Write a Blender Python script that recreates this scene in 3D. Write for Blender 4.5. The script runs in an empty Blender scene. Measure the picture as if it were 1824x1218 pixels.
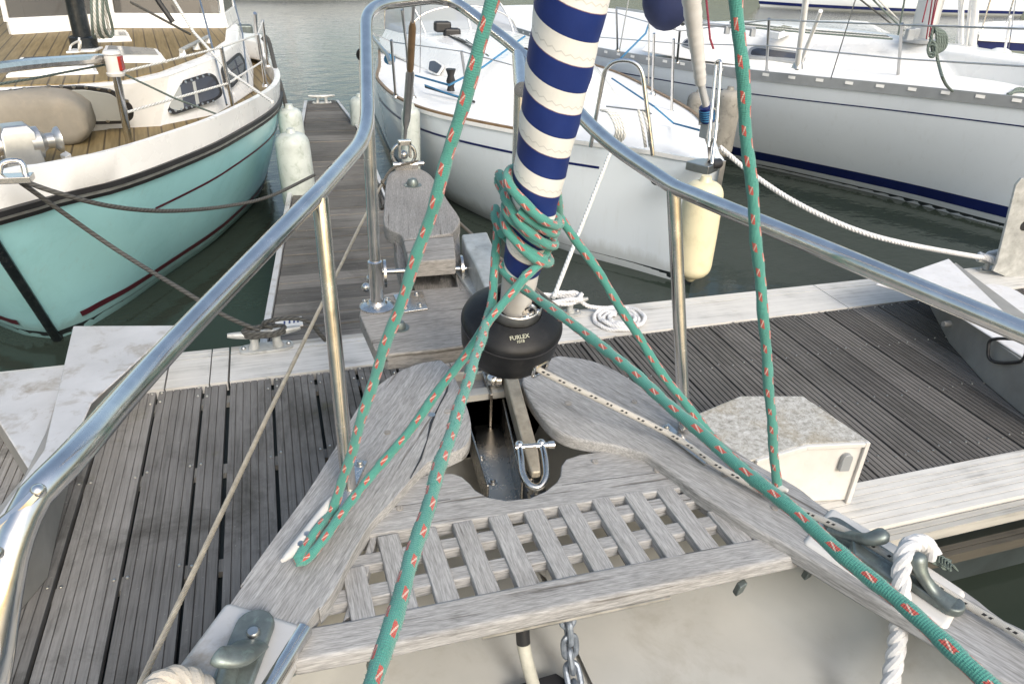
import bpy, bmesh, math, random
from mathutils import Vector, Matrix
random.seed(7)
V = Vector; PI = math.pi
scene = bpy.context.scene
COL = scene.collection
# ------------------------------------------------------------------ camera
F = 1305.75
EYE = V((0, 0, 2.4))
RX = V((0.95420894, -0.29656939, 0.03913941))
RD = V((-0.11140942, -0.47374897, -0.87358449))
RF = V((0.27762067, 0.82922163, -0.48509612))
cd = bpy.data.cameras.new('camera'); cam = bpy.data.objects.new('camera', cd); COL.objects.link(cam)
cam.matrix_world = Matrix(((RX.x, -RD.x, -RF.x, EYE.x), (RX.y, -RD.y, -RF.y, EYE.y), (RX.z, -RD.z, -RF.z, EYE.z), (0, 0, 0, 1)))
cd.sensor_width = 36; cd.lens = 36 * F / 1824; cd.clip_start = .02; cd.clip_end = 1500
scene.camera = cam

def ray(px, py): return RX * (px - 912) + RD * (py - 609) + RF * F
def at(px, py, z):                     # point of the photograph on the horizontal plane z
    r = ray(px, py); return EYE + r * ((z - EYE.z) / r.z)
def dd(px, py, d): return EYE + ray(px, py).normalized() * d
def onplane(px, py, p0, n):
    r = ray(px, py); return EYE + r * ((p0 - EYE).dot(n) / r.dot(n))
def near(px, py, a, b):                # where the line of sight passes closest to the straight run a-b
    a, b = V(a), V(b); r = ray(px, py).normalized(); u = (b - a).normalized(); w = EYE - a
    k = r.dot(u); t = (k * w.dot(u) - w.dot(r)) / (1 - k * k); return EYE + r * t
def pix(p):
    d = V(p) - EYE; return (912 + F * d.dot(RX) / d.dot(RF), 609 + F * d.dot(RD) / d.dot(RF))

# ------------------------------------------------------------------ mesh builder
def lerp(a, b, t): return a + (b - a) * t
def interp(tab, x):
    if x <= tab[0][0]: return tab[0][1]
    for (a, b), (c, d) in zip(tab, tab[1:]):
        if x <= c: return b + (d - b) * (x - a) / (c - a)
    return tab[-1][1]
def sinterp(tab, x):                   # smooth (monotone-ish) version
    if x <= tab[0][0]: return tab[0][1]
    n = len(tab)
    for i in range(n - 1):
        a, b = tab[i]; c, d = tab[i + 1]
        if x <= c:
            t = (x - a) / (c - a)
            m0 = (d - tab[i - 1][1]) / (c - tab[i - 1][0]) if i > 0 else (d - b) / (c - a)
            m1 = (tab[i + 2][1] - b) / (tab[i + 2][0] - a) if i + 2 < n else (d - b) / (c - a)
            h = c - a
            return (2*t**3 - 3*t*t + 1)*b + (t**3 - 2*t*t + t)*h*m0 + (-2*t**3 + 3*t*t)*d + (t**3 - t*t)*h*m1
    return tab[-1][1]
def crom(pts, n=8, closed=False):      # Catmull-Rom through points
    pts = [V(p) for p in pts]; out = []; m = len(pts)
    rng = range(m) if closed else range(m - 1)
    for i in rng:
        if closed: p0, p1, p2, p3 = pts[(i-1) % m], pts[i], pts[(i+1) % m], pts[(i+2) % m]
        else:
            p1, p2 = pts[i], pts[i+1]
            p0 = pts[i-1] if i > 0 else p1 * 2 - p2
            p3 = pts[i+2] if i + 2 < m else p2 * 2 - p1
        for k in range(n):
            t = k / n
            out.append(.5 * ((2*p1) + (p2 - p0)*t + (2*p0 - 5*p1 + 4*p2 - p3)*t*t + (3*p1 - p0 - 3*p2 + p3)*t**3))
    if not closed: out.append(pts[-1])
    return out
def resample(path, step):
    path = [V(p) for p in path]; out = [path[0]]; acc = 0.
    for a, b in zip(path, path[1:]):
        L = (b - a).length
        if L < 1e-9: continue
        d = step - acc
        while d <= L:
            out.append(a.lerp(b, d / L)); d += step
        acc = L - (d - step)
    if (out[-1] - path[-1]).length > 1e-5: out.append(path[-1])
    return out
def fillet(pts, r, n=6):               # polyline with rounded corners
    pts = [V(p) for p in pts]; out = [pts[0]]
    for a, b, c in zip(pts, pts[1:], pts[2:]):
        u = (a - b); w = (c - b); k = min(r, u.length * .48, w.length * .48)
        p, q = b + u.normalized() * k, b + w.normalized() * k
        for i in range(n + 1):
            t = i / n; out.append(p * (1-t)**2 + b * 2*t*(1-t) + q * t*t)
    out.append(pts[-1]); return out
def frames(path, closed=False):
    n = len(path); T = []
    for i in range(n):
        a = path[i-1] if (i > 0 or closed) else path[i]
        b = path[(i+1) % n] if (i < n-1 or closed) else path[i]
        d = b - a
        T.append(d.normalized() if d.length > 1e-9 else V((0, 0, 1)))
    up = V((0, 0, 1)) if abs(T[0].z) < .9 else V((1, 0, 0))
    A = (up - T[0] * up.dot(T[0])).normalized(); res = []
    for t in T:
        A = (A - t * A.dot(t))
        A = A.normalized() if A.length > 1e-6 else t.orthogonal().normalized()
        res.append((t, A, t.cross(A)))
    return res

class MB:
    def __init__(s): s.v = []; s.f = []; s.uv = []
    def face(s, idx, uv=None):
        s.f.append(tuple(idx)); s.uv.append(uv or [(0, 0)] * len(idx))
    def add(s, pts):
        b = len(s.v); s.v += [V(p) for p in pts]; return b
    def poly(s, pts, uv=None):
        b = s.add(pts); s.face(range(b, b + len(pts)), uv)
    def tube(s, path, r, n=10, caps=True, closed=False, fuzz=0):
        path = [V(p) for p in path]; fr = frames(path, closed); m = len(path); b = len(s.v); L = [0.]
        for a, c in zip(path, path[1:]): L.append(L[-1] + (c - a).length)
        rr = r if callable(r) else (lambda i: r[i] if isinstance(r, (list, tuple)) else r)
        for i, p in enumerate(path):
            t, A, B = fr[i]; q = rr(i)
            for k in range(n):
                a = 2 * PI * k / n; s.v.append(p + (A * math.cos(a) + B * math.sin(a)) * q)
        seg = m if closed else m - 1
        for i in range(seg):
            j = (i + 1) % m; v0 = L[i]; v1 = L[i+1] if i + 1 < m else L[i] + (path[0] - path[-1]).length
            for k in range(n):
                k2 = (k + 1) % n
                s.face((b+i*n+k, b+i*n+k2, b+j*n+k2, b+j*n+k), [(k/n, v0), ((k+1)/n, v0), ((k+1)/n, v1), (k/n, v1)])
        if caps and not closed:
            s.face([b + k for k in range(n)][::-1]); s.face([b + (m-1)*n + k for k in range(n)])
        for _ in range(fuzz):
            i = random.randrange(m - 1); f = random.random(); a = random.random() * 2 * PI
            t, A, B = fr[i]; q = rr(i); p = path[i].lerp(path[i+1], f)
            d = A * math.cos(a) + B * math.sin(a); e = t.cross(d)
            o = p + d * q * .97; h = q * random.uniform(.12, .3); w = q * .045
            tip = o + d * h + t * h * random.uniform(-.8, .8) + e * h * random.uniform(-.8, .8)
            c = len(s.v); s.v += [o - e * w, o + e * w, tip]; u = a / (2*PI); vv = lerp(L[i], L[i+1], f)
            s.face((c, c+1, c+2), [(u, vv)] * 3)
        return s
    def rope(s, path, R, pitch=None, ns=3, n=7, step=None):     # laid rope: ns strands twisted round each other
        pitch = pitch or R * 7; path = resample(path, step or pitch / 10); fr = frames(path); L = 0.
        rs = R * (.56 if ns == 3 else .36); o = R - rs
        st = [[] for _ in range(ns)]
        for i, p in enumerate(path):
            if i: L += (p - path[i-1]).length
            t, A, B = fr[i]
            for k in range(ns):
                a = 2 * PI * (k / ns + L / pitch); st[k].append(p + (A * math.cos(a) + B * math.sin(a)) * o)
        for q in st: s.tube(q, rs, n)
        return s
    def loft(s, rings, closed=True, cap0=True, cap1=True):
        n = len(rings[0]); b = len(s.v)
        for r in rings: s.v += [V(p) for p in r]
        for i in range(len(rings) - 1):
            for k in range(n if closed else n - 1):
                k2 = (k + 1) % n
                s.face((b+i*n+k, b+i*n+k2, b+(i+1)*n+k2, b+(i+1)*n+k), [(k/n, i), ((k+1)/n, i), ((k+1)/n, i+1), (k/n, i+1)])
        if cap0 and closed: s.face([b + k for k in range(n)][::-1])
        if cap1 and closed: s.face([b + (len(rings)-1)*n + k for k in range(n)])
        return s
    def lathe(s, prof, o=(0, 0, 0), axis=(0, 0, 1), n=24):
        o = V(o); ax = V(axis).normalized(); A = ax.orthogonal().normalized(); B = ax.cross(A)
        return s.loft([[o + ax * h + (A * math.cos(2*PI*k/n) + B * math.sin(2*PI*k/n)) * max(r, 1e-5) for k in range(n)] for r, h in prof])
    def prism(s, poly, z0, z1, up=None):     # 2-D outline extruded in z ; top z may be per vertex list
        zt = z1 if isinstance(z1, (list, tuple)) else [z1] * len(poly)
        zb = z0 if isinstance(z0, (list, tuple)) else [z0] * len(poly)
        ar = sum(poly[i-1][0]*poly[i][1] - poly[i][0]*poly[i-1][1] for i in range(len(poly)))
        if ar < 0: poly = poly[::-1]; zt = zt[::-1]; zb = zb[::-1]
        return s.loft([[V((p[0], p[1], z)) for p, z in zip(poly, zb)], [V((p[0], p[1], z)) for p, z in zip(poly, zt)]])
    def slab(s, pts, n, th, back=0.):        # planar outline given thickness th along n
        n = V(n).normalized(); pts = [V(p) for p in pts]
        nn = V((0, 0, 0))
        for a, b in zip(pts, pts[1:] + pts[:1]): nn += a.cross(b)
        if nn.dot(n) < 0: pts = pts[::-1]
        return s.loft([[p - n * back for p in pts], [p + n * th for p in pts]])
    def obox(s, c, ax, ay, az):              # box from centre and three half axes
        c, ax, ay, az = V(c), V(ax), V(ay), V(az)
        return s.loft([[c - az - ax - ay, c - az + ax - ay, c - az + ax + ay, c - az - ax + ay], [c + az - ax - ay, c + az + ax - ay, c + az + ax + ay, c + az - ax + ay]])
    def box(s, x0, x1, y0, y1, z0, z1): return s.prism([(x0, y0), (x1, y0), (x1, y1), (x0, y1)], z0, z1)
    def ball(s, c, r, n=10, sq=(1, 1, 1)):
        c = V(c); rings = []
        for i in range(n + 1):
            a = PI * i / n - PI / 2
            rings.append([c + V((math.cos(a)*math.cos(2*PI*k/(2*n))*sq[0], math.cos(a)*math.sin(2*PI*k/(2*n))*sq[1], math.sin(a)*sq[2])) * r for k in range(2*n)])
        return s.loft(rings)
    def grid(s, fn, nu, nv, uvs=(1, 1)):
        b = len(s.v)
        for j in range(nv + 1):
            for i in range(nu + 1): s.v.append(V(fn(i / nu, j / nv)))
        for j in range(nv):
            for i in range(nu):
                q = b + j*(nu+1) + i
                s.face((q, q+1, q+nu+2, q+nu+1), [(i/nu*uvs[0], j/nv*uvs[1]), ((i+1)/nu*uvs[0], j/nv*uvs[1]), ((i+1)/nu*uvs[0], (j+1)/nv*uvs[1]), (i/nu*uvs[0], (j+1)/nv*uvs[1])])
        return s
    def build(s, name, m, parent=None, bevel=0, ang=38, seg=2, kind=None, label=None):
        o = origin(parent)
        me = bpy.data.meshes.new(name); me.from_pydata([p - o for p in s.v], [], s.f)
        ul = me.uv_layers.new(name='UVMap'); flat = [c for f in s.uv for q in f for c in q]
        ul.data.foreach_set('uv', flat)
        me.materials.append(m); me.polygons.foreach_set('use_smooth', [True] * len(me.polygons))
        bm = bmesh.new(); bm.from_mesh(me); bmesh.ops.recalc_face_normals(bm, faces=bm.faces); bm.to_mesh(me); bm.free()
        me.set_sharp_from_angle(angle=math.radians(ang)); me.update()
        ob = bpy.data.objects.new(name, me); COL.objects.link(ob)
        if parent is not None: ob.parent = parent
        if bevel:
            b = ob.modifiers.new('bevel', 'BEVEL'); b.width = bevel; b.segments = seg; b.limit_method = 'ANGLE'; b.angle_limit = math.radians(40)
            b.harden_normals = True
        if kind: ob['kind'] = kind
        if label: ob['label'] = label
        return ob
def origin(o):
    r = V((0, 0, 0))
    while o is not None: r = r + o.location; o = o.parent
    return r
def thing(name, label, cat, loc, group=None):
    o = bpy.data.objects.new(name, None); COL.objects.link(o); o.location = loc; o.empty_display_size = .1
    o['label'] = label; o['category'] = cat
    if group: o['group'] = group
    return o
def tag(o, label, cat, group=None):
    o['label'] = label; o['category'] = cat
    if group: o['group'] = group
    # move the origin of a one-mesh thing to its base
    me = o.data; xs = [v.co.copy() for v in me.vertices]
    c = V(((min(p.x for p in xs)+max(p.x for p in xs))/2, (min(p.y for p in xs)+max(p.y for p in xs))/2, min(p.z for p in xs)))
    me.transform(Matrix.Translation(-c)); o.location = c
    return o

# ------------------------------------------------------------------ materials
class NT:
    def __init__(s, name):
        s.m = bpy.data.materials.new(name); s.m.use_nodes = True; s.t = s.m.node_tree
        s.b = s.t.nodes['Principled BSDF']
    def n(s, typ, **k):
        x = s.t.nodes.new(typ)
        for a, b in k.items():
            if a.startswith('i_'): s.put(x.inputs[a[2:].replace('_', ' ')], b)
            else: setattr(x, a, b)
        return x
    def put(s, sock, v):
        if hasattr(v, 'is_output') or isinstance(v, bpy.types.NodeSocket): s.t.links.new(v, sock)
        else:
            if isinstance(v, tuple) and len(v) == 3 and sock.type == 'RGBA': v = (*v, 1)
            sock.default_value = v
    def ma(s, op, a, b=0., c=0.):
        x = s.t.nodes.new('ShaderNodeMath'); x.operation = op
        for i, v in enumerate((a, b, c)): s.put(x.inputs[i], v)
        return x.outputs[0]
    def mix(s, f, a, b, mode='MIX'):
        x = s.t.nodes.new('ShaderNodeMix'); x.data_type = 'RGBA'; x.blend_type = mode
        s.put(x.inputs['Factor'], f); s.put(x.inputs[6], a); s.put(x.inputs[7], b); return x.outputs[2]
    def ramp(s, f, *st):
        x = s.t.nodes.new('ShaderNodeValToRGB'); s.put(x.inputs[0], f); e = x.color_ramp.elements
        while len(e) < len(st): e.new(.5)
        for q, (p, c) in zip(e, st):
            q.position = p; q.color = (*c, 1) if isinstance(c, tuple) else (c, c, c, 1)
        return x.outputs[0]
    def pos(s, ang=0., sc=(1, 1, 1)):
        g = s.n('ShaderNodeNewGeometry').outputs['Position']
        if ang:
            r = s.n('ShaderNodeVectorRotate', rotation_type='Z_AXIS'); s.put(r.inputs['Vector'], g); r.inputs['Angle'].default_value = -ang; g = r.outputs[0]
        mp = s.n('ShaderNodeMapping'); s.put(mp.inputs['Vector'], g); mp.inputs['Scale'].default_value = sc
        return mp.outputs[0]
    def noise(s, vec, sc=5., det=4., rough=.55, dist=0.):
        x = s.n('ShaderNodeTexNoise'); s.put(x.inputs['Vector'], vec); x.inputs['Scale'].default_value = sc
        x.inputs['Detail'].default_value = det; x.inputs['Roughness'].default_value = rough; x.inputs['Distortion'].default_value = dist
        return x.outputs[0]
    def bump(s, h, st=.3, d=.002):
        x = s.n('ShaderNodeBump'); s.put(x.inputs['Height'], h); x.inputs['Strength'].default_value = st; x.inputs['Distance'].default_value = d
        s.put(s.b.inputs['Normal'], x.outputs[0]); return x
    def set(s, **k):
        nm = dict(col='Base Color', rough='Roughness', metal='Metallic', spec='Specular IOR Level', ior='IOR', coat='Coat Weight', sheen='Sheen Weight', alpha='Alpha', trans='Transmission Weight')
        for a, b in k.items(): s.put(s.b.inputs[nm[a]], b)
        return s
    def uv(s):
        x = s.n('ShaderNodeUVMap'); x.uv_map = 'UVMap'
        q = s.n('ShaderNodeSeparateXYZ'); s.put(q.inputs[0], x.outputs[0]); return q.outputs[0], q.outputs[1]

def plain(name, c, rough=.5, metal=0., var=.12, sc=9., bump=0., bsc=60., dirt=None, dirtamt=.5, coat=0., spec=.5, scum=0.):
    t = NT(name); p = t.pos()
    n1 = t.noise(p, sc, 5, .6)
    col = t.ramp(n1, (.3, tuple(x * (1 - var) for x in c)), (.7, tuple(min(1, x * (1 + var)) for x in c)))
    if dirt:
        n2 = t.noise(p, sc * 2.3, 8, .7, .4); f = t.ramp(n2, (.52, 0.), (.72, 1.))
        col = t.mix(t.ma('MULTIPLY', f, dirtamt), col, dirt)
    if scum:
        sp = t.n('ShaderNodeSeparateXYZ'); t.put(sp.inputs[0], t.pos()); z = t.ma('ADD', sp.outputs[2], t.ma('MULTIPLY', t.noise(t.pos(0, (5, 5, 1)), 1.6, 5, .7), -.22))
        col = t.mix(t.ma('MULTIPLY', t.ramp(z, (.0, 1.), (.09, 0.)), scum), col, (.20, .19, .12))
        stk = t.ramp(t.noise(t.pos(0, (16, 16, .8)), 1., 6, .65), (.56, 0.), (.74, 1.)); col = t.mix(t.ma('MULTIPLY', stk, scum * .32), col, (.36, .35, .30))
    t.set(col=col, metal=metal, coat=coat, spec=spec)
    n3 = t.noise(p, sc * 3, 4); t.put(t.b.inputs['Roughness'], t.ma('ADD', rough - .06, t.ma('MULTIPLY', n3, .12)))
    if bump: t.bump(t.noise(p, bsc, 5, .6), bump, .002)
    return t.m

def teak(name, ang, dark=(.105, .102, .099), light=(.40, .40, .40), gscale=1.):
    t = NT(name)
    p = t.pos(ang, (4.5 * gscale, 130 * gscale, 130 * gscale)); q = t.pos(ang, (22 * gscale, 420 * gscale, 420 * gscale)); r = t.pos()
    g = t.noise(p, 1., 8, .62, .35); f = t.noise(q, 1., 5, .6); b = t.noise(r, 7., 5, .6)
    k = t.ma('ADD', t.ma('MULTIPLY', g, .5), t.ma('ADD', t.ma('MULTIPLY', f, .4), t.ma('MULTIPLY', b, .3)))
    col = t.ramp(k, (.38, dark), (.52, tuple(lerp(a, c, .55) for a, c in zip(dark, light))), (.78, light))
    crack = t.ramp(t.noise(t.pos(ang, (2.2 * gscale, 55 * gscale, 55 * gscale)), 1., 3, .5), (.30, 1.), (.35, 0.))
    col = t.mix(t.ma('MULTIPLY', crack, .7), col, (.07, .06, .05))
    warm = t.ramp(t.noise(r, 3.1, 4), (.5, 0.), (.75, 1.))
    col = t.mix(t.ma('MULTIPLY', warm, .2), col, (.25, .225, .19)); grime = t.ramp(t.noise(r, 16., 8, .72, .6), (.6, 0.), (.78, 1.)); col = t.mix(t.ma('MULTIPLY', grime, .35), col, (.09, .085, .075))
    spk = t.noise(t.pos(ang, (40, 380, 380)), 1., 3, .6); col = t.mix(.55, col, t.ramp(spk, (.32, .45), (.62, 1.25)), 'MULTIPLY')
    t.set(col=col, rough=.78, spec=.25)
    t.bump(t.ma('SUBTRACT', k, t.ma('MULTIPLY', crack, .5)), .55, .0016)
    return t.m

def dockwood(name, ang, dark, light, moss=.3, off=-.445):
    t = NT(name); p = t.pos(ang, (2.2, 45, 45)); r = t.pos(); q = t.pos(ang, (9, 170, 170))
    k = t.ma('ADD', t.ma('MULTIPLY', t.noise(p, 1., 8, .65, .3), .55), t.ma('ADD', t.ma('MULTIPLY', t.noise(q, 1., 5), .3), t.ma('MULTIPLY', t.noise(r, 2.1, 6, .65), .45)))
    col = t.ramp(k, (.45, dark), (.62, tuple(lerp(a, c, .5) for a, c in zip(dark, light))), (.86, light))
    pv = t.n('ShaderNodeTexWhiteNoise', noise_dimensions='1D')
    sx = t.n('ShaderNodeSeparateXYZ'); t.put(sx.inputs[0], t.pos(ang, (1, 1, 1)))
    t.put(pv.inputs['W'], t.ma('FLOOR', t.ma('DIVIDE', t.ma('ADD', sx.outputs[1], off), .197)))
    col = t.mix(1., col, t.ramp(pv.outputs[0], (0., .62), (1., 1.2)), 'MULTIPLY')
    st = t.ramp(t.noise(r, 1.7, 7, .7, .5), (.5, 0.), (.66, 1.)); col = t.mix(t.ma('MULTIPLY', st, moss), col, (.035, .033, .026))
    gr = t.ramp(t.noise(r, 4.5, 6, .7), (.62, 0.), (.72, 1.)); col = t.mix(t.ma('MULTIPLY', gr, moss * .5), col, (.10, .095, .035))
    lc = t.ramp(t.noise(r, 60., 4, .6), (.66, 0.), (.72, 1.)); col = t.mix(t.ma('MULTIPLY', lc, .35), col, (.4, .4, .36))
    t.set(col=col, rough=.8, spec=.3); t.bump(k, .5, .002); return t.m

def whiteboard(name, ang=0., c=(.56, .55, .525)):
    t = NT(name); r = t.pos(); p = t.pos(ang, (2.5, 60, 60))
    k = t.ma('ADD', t.ma('MULTIPLY', t.noise(p, 1., 7, .62, .3), .6), t.ma('MULTIPLY', t.noise(r, 5., 5), .4))
    col = t.ramp(k, (.34, tuple(x * .55 for x in c)), (.47, tuple(x * .92 for x in c)), (.7, tuple(x * 1.12 for x in c)))
    st = t.ramp(t.noise(r, 11., 7, .7), (.62, 0.), (.74, 1.)); col = t.mix(t.ma('MULTIPLY', st, .4), col, (.30, .27, .2))
    t.set(col=col, rough=.75, spec=.3); t.bump(k, .4, .0015); return t.m

def fleckrope(name, base, fleck, fleck2, p, nb=8, lay=.011, span=.19, wid=.3, dots=False):
    t = NT(name); u, v = t.uv()
    u4 = t.ma('MULTIPLY', u, 4.); idx = t.ma('FLOOR', u4); fu = t.ma('SUBTRACT', t.ma('FRACT', u4), .5)
    a = t.ma('SUBTRACT', t.ma('FRACT', t.ma('ADD', t.ma('DIVIDE', v, p), t.ma('ADD', t.ma('MULTIPLY', idx, .5), t.ma('MULTIPLY', fu, .16)))), .5)
    aa = t.ma('ABSOLUTE', a)
    a = t.ma('SUBTRACT', t.ma('FRACT', t.ma('ADD', t.ma('ADD', a, .5), t.ma('MULTIPLY', t.noise(t.pos(), 7., 2), .5))), .5); aa = t.ma('ABSOLUTE', a)
    nz = t.noise(t.pos(), 420., 3); wob = t.ma('MULTIPLY', t.ma('SUBTRACT', nz, .5), .16)
    m = t.ma('MULTIPLY', t.ma('LESS_THAN', t.ma('ADD', t.ma('ABSOLUTE', fu), wob), wid), t.ma('LESS_THAN', t.ma('ADD', aa, wob), span))
    br = t.ma('MULTIPLY', t.ma('SINE', t.ma('MULTIPLY', t.ma('ADD', t.ma('MULTIPLY', u, nb), t.ma('DIVIDE', v, lay)), 2*PI)),
              t.ma('SINE', t.ma('MULTIPLY', t.ma('SUBTRACT', t.ma('MULTIPLY', u, nb), t.ma('DIVIDE', v, lay)), 2*PI)))
    bn = t.ma('ADD', t.ma('MULTIPLY', br, .5), .5)
    big = t.noise(t.pos(), 14., 4); c1 = t.mix(big, tuple(x * .72 for x in base), tuple(min(1, x * 1.25) for x in base))
    col = t.mix(t.ma('MULTIPLY', bn, .55), tuple(x * .5 for x in base), c1); col = t.mix(.62, col, c1)
    if dots:
        m = t.ma('MULTIPLY', m, t.ma('GREATER_THAN', t.ma('ABSOLUTE', a), span * .28))
        col = t.mix(m, col, fleck)
    else:
        col = t.mix(m, col, fleck)
        ln = t.ma('MULTIPLY', m, t.ma('LESS_THAN', t.ma('ABSOLUTE', t.ma('ADD', t.ma('MULTIPLY', wob, .5), t.ma('SUBTRACT', fu, t.ma('MULTIPLY', a, 1.2)))), .06)); col = t.mix(ln, col, fleck2)
    t.set(col=col, rough=.85, sheen=.25, spec=.25)
    t.bump(t.ma('ADD', bn, t.ma('MULTIPLY', nz, .9)), .6, .0014); return t.m

def layrope(name, c, n=5, pitch=.03, dark=.35, metal=0., rough=.7, var=.2):   # twisted line / wire as stripes and bump on the tube
    t = NT(name); u, v = t.uv()
    w = t.ma('ADD', t.ma('MULTIPLY', t.ma('SINE', t.ma('MULTIPLY', t.ma('ADD', t.ma('MULTIPLY', u, n), t.ma('DIVIDE', v, pitch)), 2*PI)), .5), .5)
    c1 = t.mix(t.noise(t.pos(), 30., 4), tuple(x * (1-var) for x in c), tuple(x * (1+var) for x in c))
    col = t.mix(t.ma('POWER', w, .6), tuple(x * dark for x in c), c1)
    t.set(col=col, rough=rough, metal=metal); t.bump(w, .8, .002); return t.m

def steel(name, c=(.78, .78, .8), rough=.12, rust=0.):
    t = NT(name); r = t.pos(); n = t.noise(r, 22., 6, .65); s = t.noise(r, 90., 4)
    col = t.ramp(n, (.3, tuple(x * .82 for x in c)), (.7, c))
    rr = t.ma('ADD', rough, t.ma('MULTIPLY', t.ramp(n, (.45, 0.), (.75, 1.)), .14))
    if rust:
        f = t.ma('MULTIPLY', t.ramp(t.noise(r, 13., 8, .7), (.6, 0.), (.72, 1.)), rust); col = t.mix(f, col, (.22, .12, .05)); rr = t.ma('ADD', rr, t.ma('MULTIPLY', f, .4))
    t.set(col=col, metal=1., rough=rr); t.bump(s, .04, .001); return t.m

M = {}
M['steel'] = steel('stainless_steel', (.76, .745, .725), .17); M['steel_r'] = steel('weathered_stainless', (.62, .61, .59), .22, .7); M['steel_m'] = steel('matt_stainless', (.52, .52, .51), .32, .25)
M['galv'] = plain('galvanised_steel', (.42, .43, .42), .5, .35, .25, 14, .25, 90, (.2, .19, .16), .5)
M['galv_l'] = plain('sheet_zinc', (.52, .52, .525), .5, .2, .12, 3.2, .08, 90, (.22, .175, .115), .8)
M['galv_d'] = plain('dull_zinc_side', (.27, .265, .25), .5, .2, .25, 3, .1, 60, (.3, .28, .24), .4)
M['chain'] = plain('galvanised_chain_metal', (.22, .25, .29), .45, .6, .35, 60, .3, 200, (.4, .42, .44), .5)
M['bronze'] = plain('green_bronze', (.15, .175, .172), .42, .55, .3, 24, .08, 120, (.30, .40, .36), .4)
M['white'] = plain('white_gelcoat', (.80, .80, .79), .28, 0, .03, 2, 0, 0, (.6, .58, .54), .15, coat=.2)
M['white_d'] = plain('white_deck_nonslip', (.78, .78, .77), .6, 0, .04, 3, .25, 500, (.55, .54, .5), .25)
M['whitep'] = plain('white_painted_metal', (.58, .57, .55), .4, 0, .06, 12, .05, 80, (.5, .44, .36), .3)
M['shank'] = plain('bronzed_galvanised', (.34, .30, .235), .5, .4, .25, 30, .15, 90, (.16, .13, .1), .4)
M['cream'] = plain('cream_gelcoat', (.52, .51, .465), .35, 0, .05, 2.5, .03, 40, (.38, .36, .3), .2)
M['creamdeck'] = plain('cream_deck_paint', (.42, .415, .385), .5, 0, .12, 3, .1, 400, (.27, .24, .19), .45)
M['hullC'] = plain('cool_white_gelcoat', (.76, .82, .87), .16, 0, .03, .8, .02, 2.5, (.5, .5, .46), .12, coat=.35, scum=.32)
M['hullR'] = plain('pale_grey_gelcoat', (.77, .83, .90), .15, 0, .03, .6, .02, 2.5, (.55, .55, .52), .1, coat=.35, scum=.28)
M['turq'] = plain('turquoise_paint', (.46, .86, .91), .2, 0, .05, 1.2, .02, 3, (.24, .56, .58), .25, coat=.25, scum=.35)
M['navy'] = plain('navy_paint', (.008, .016, .10), .3, 0, .15, 6)
M['maroon'] = plain('maroon_paint', (.10, .012, .025), .35, 0, .2, 6)
M['black'] = plain('black_rubber', (.018, .018, .02), .5, 0, .3, 10)
M['blackm'] = plain('black_enamel', (.012, .016, .02), .25, 0, .4, 7, 0, 0, (.2, .2, .19), .15)
M['drum'] = plain('black_anodised_plastic', (.009, .010, .012), .45, 0, .3, 18, .08, 240, (.03, .03, .032), .35, spec=.3)
M['brownrail'] = plain('brown_wood_rail', (.20, .13, .07), .5, 0, .3, 9)
M['greyrail'] = plain('grey_toe_rail', (.33, .35, .37), .4, .3, .1, 5)
M['fender_w'] = plain('white_fender_vinyl', (.44, .48, .46), .42, 0, .14, 6, .03, 30, (.20, .24, .19), .8)
M['fender_c'] = plain('cream_fender_vinyl', (.66, .60, .41), .38, 0, .06, 5, .03, 30, (.34, .27, .13), .35)
M['fender_d'] = plain('dirty_fender_vinyl', (.24, .23, .205), .6, 0, .3, 5, .1, 60, (.05, .045, .038), .95)
M['canvas'] = plain('beige_canvas', (.22, .20, .165), .85, 0, .16, 5, .6, 26, (.3, .26, .2), .4)
M['bluecanvas'] = plain('blue_canvas', (.012, .02, .07), .8, 0, .2, 6)
M['alu'] = plain('cast_aluminium', (.46, .47, .475), .32, .8, .12, 12, .04, 60)
M['mastalu'] = plain('anodised_mast', (.60, .61, .62), .35, .5, .08, 5)
M['red'] = plain('red_lens', (.30, .02, .015), .25)
M['glassd'] = plain('smoked_acrylic', (.045, .05, .065), .08, 0, .4, 1.5, spec=.6)
M['glassg'] = plain('grey_blind_and_reflection', (.30, .31, .30), .12, 0, .12, 2)  # grey of the window blinds; on the hatch panes a painted-in reflection
M['tape'] = plain('black_tape', (.012, .012, .013), .45)
M['hose'] = plain('grey_hose', (.40, .39, .33), .55, 0, .15, 30, .1, 100, (.2, .19, .15), .4)
M['antifoul'] = plain('dark_antifouling', (.02, .028, .03), .6, 0, .4, 4, .1, 50)
M['grn'] = fleckrope('green_fleck_rope', (.078, .30, .25), (.42, .085, .07), (.54, .40, .34), .05, span=.17, wid=.225, nb=14, lay=.0062)
M['blkfleck'] = fleckrope('white_fleck_rope', (.50, .485, .45), (.02, .02, .022), (.01, .01, .01), .040, 12, .005, .2, .2, True)
M['rope_w'] = layrope('white_line', (.72, .72, .69), 3, .035, .55, 0, .8)
M['rope_ws'] = plain('white_laid_rope', (.58, .58, .585), .85, 0, .14, 30, .6, 400)
M['rope_b'] = plain('beige_laid_rope', (.44, .41, .36), .9, 0, .15, 40, .8, 500, (.4, .33, .25), .3)
M['rope_k'] = layrope('dark_grey_line', (.075, .075, .07), 3, .03, .4, 0, .85)
M['rope_g'] = layrope('grey_green_line', (.15, .19, .17), 3, .025, .5, 0, .85)
M['rope_blue'] = layrope('blue_line', (.05, .22, .42), 3, .025, .5, 0, .8)
M['rope_red'] = layrope('red_line', (.25, .03, .05), 3, .025, .5, 0, .8)
M['wire'] = layrope('galvanised_wire', (.36, .33, .28), 6, .07, .32, .3, .5)
M['wire_d'] = layrope('dark_wire', (.20, .18, .15), 4, .03, .30, .45, .5)
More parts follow.
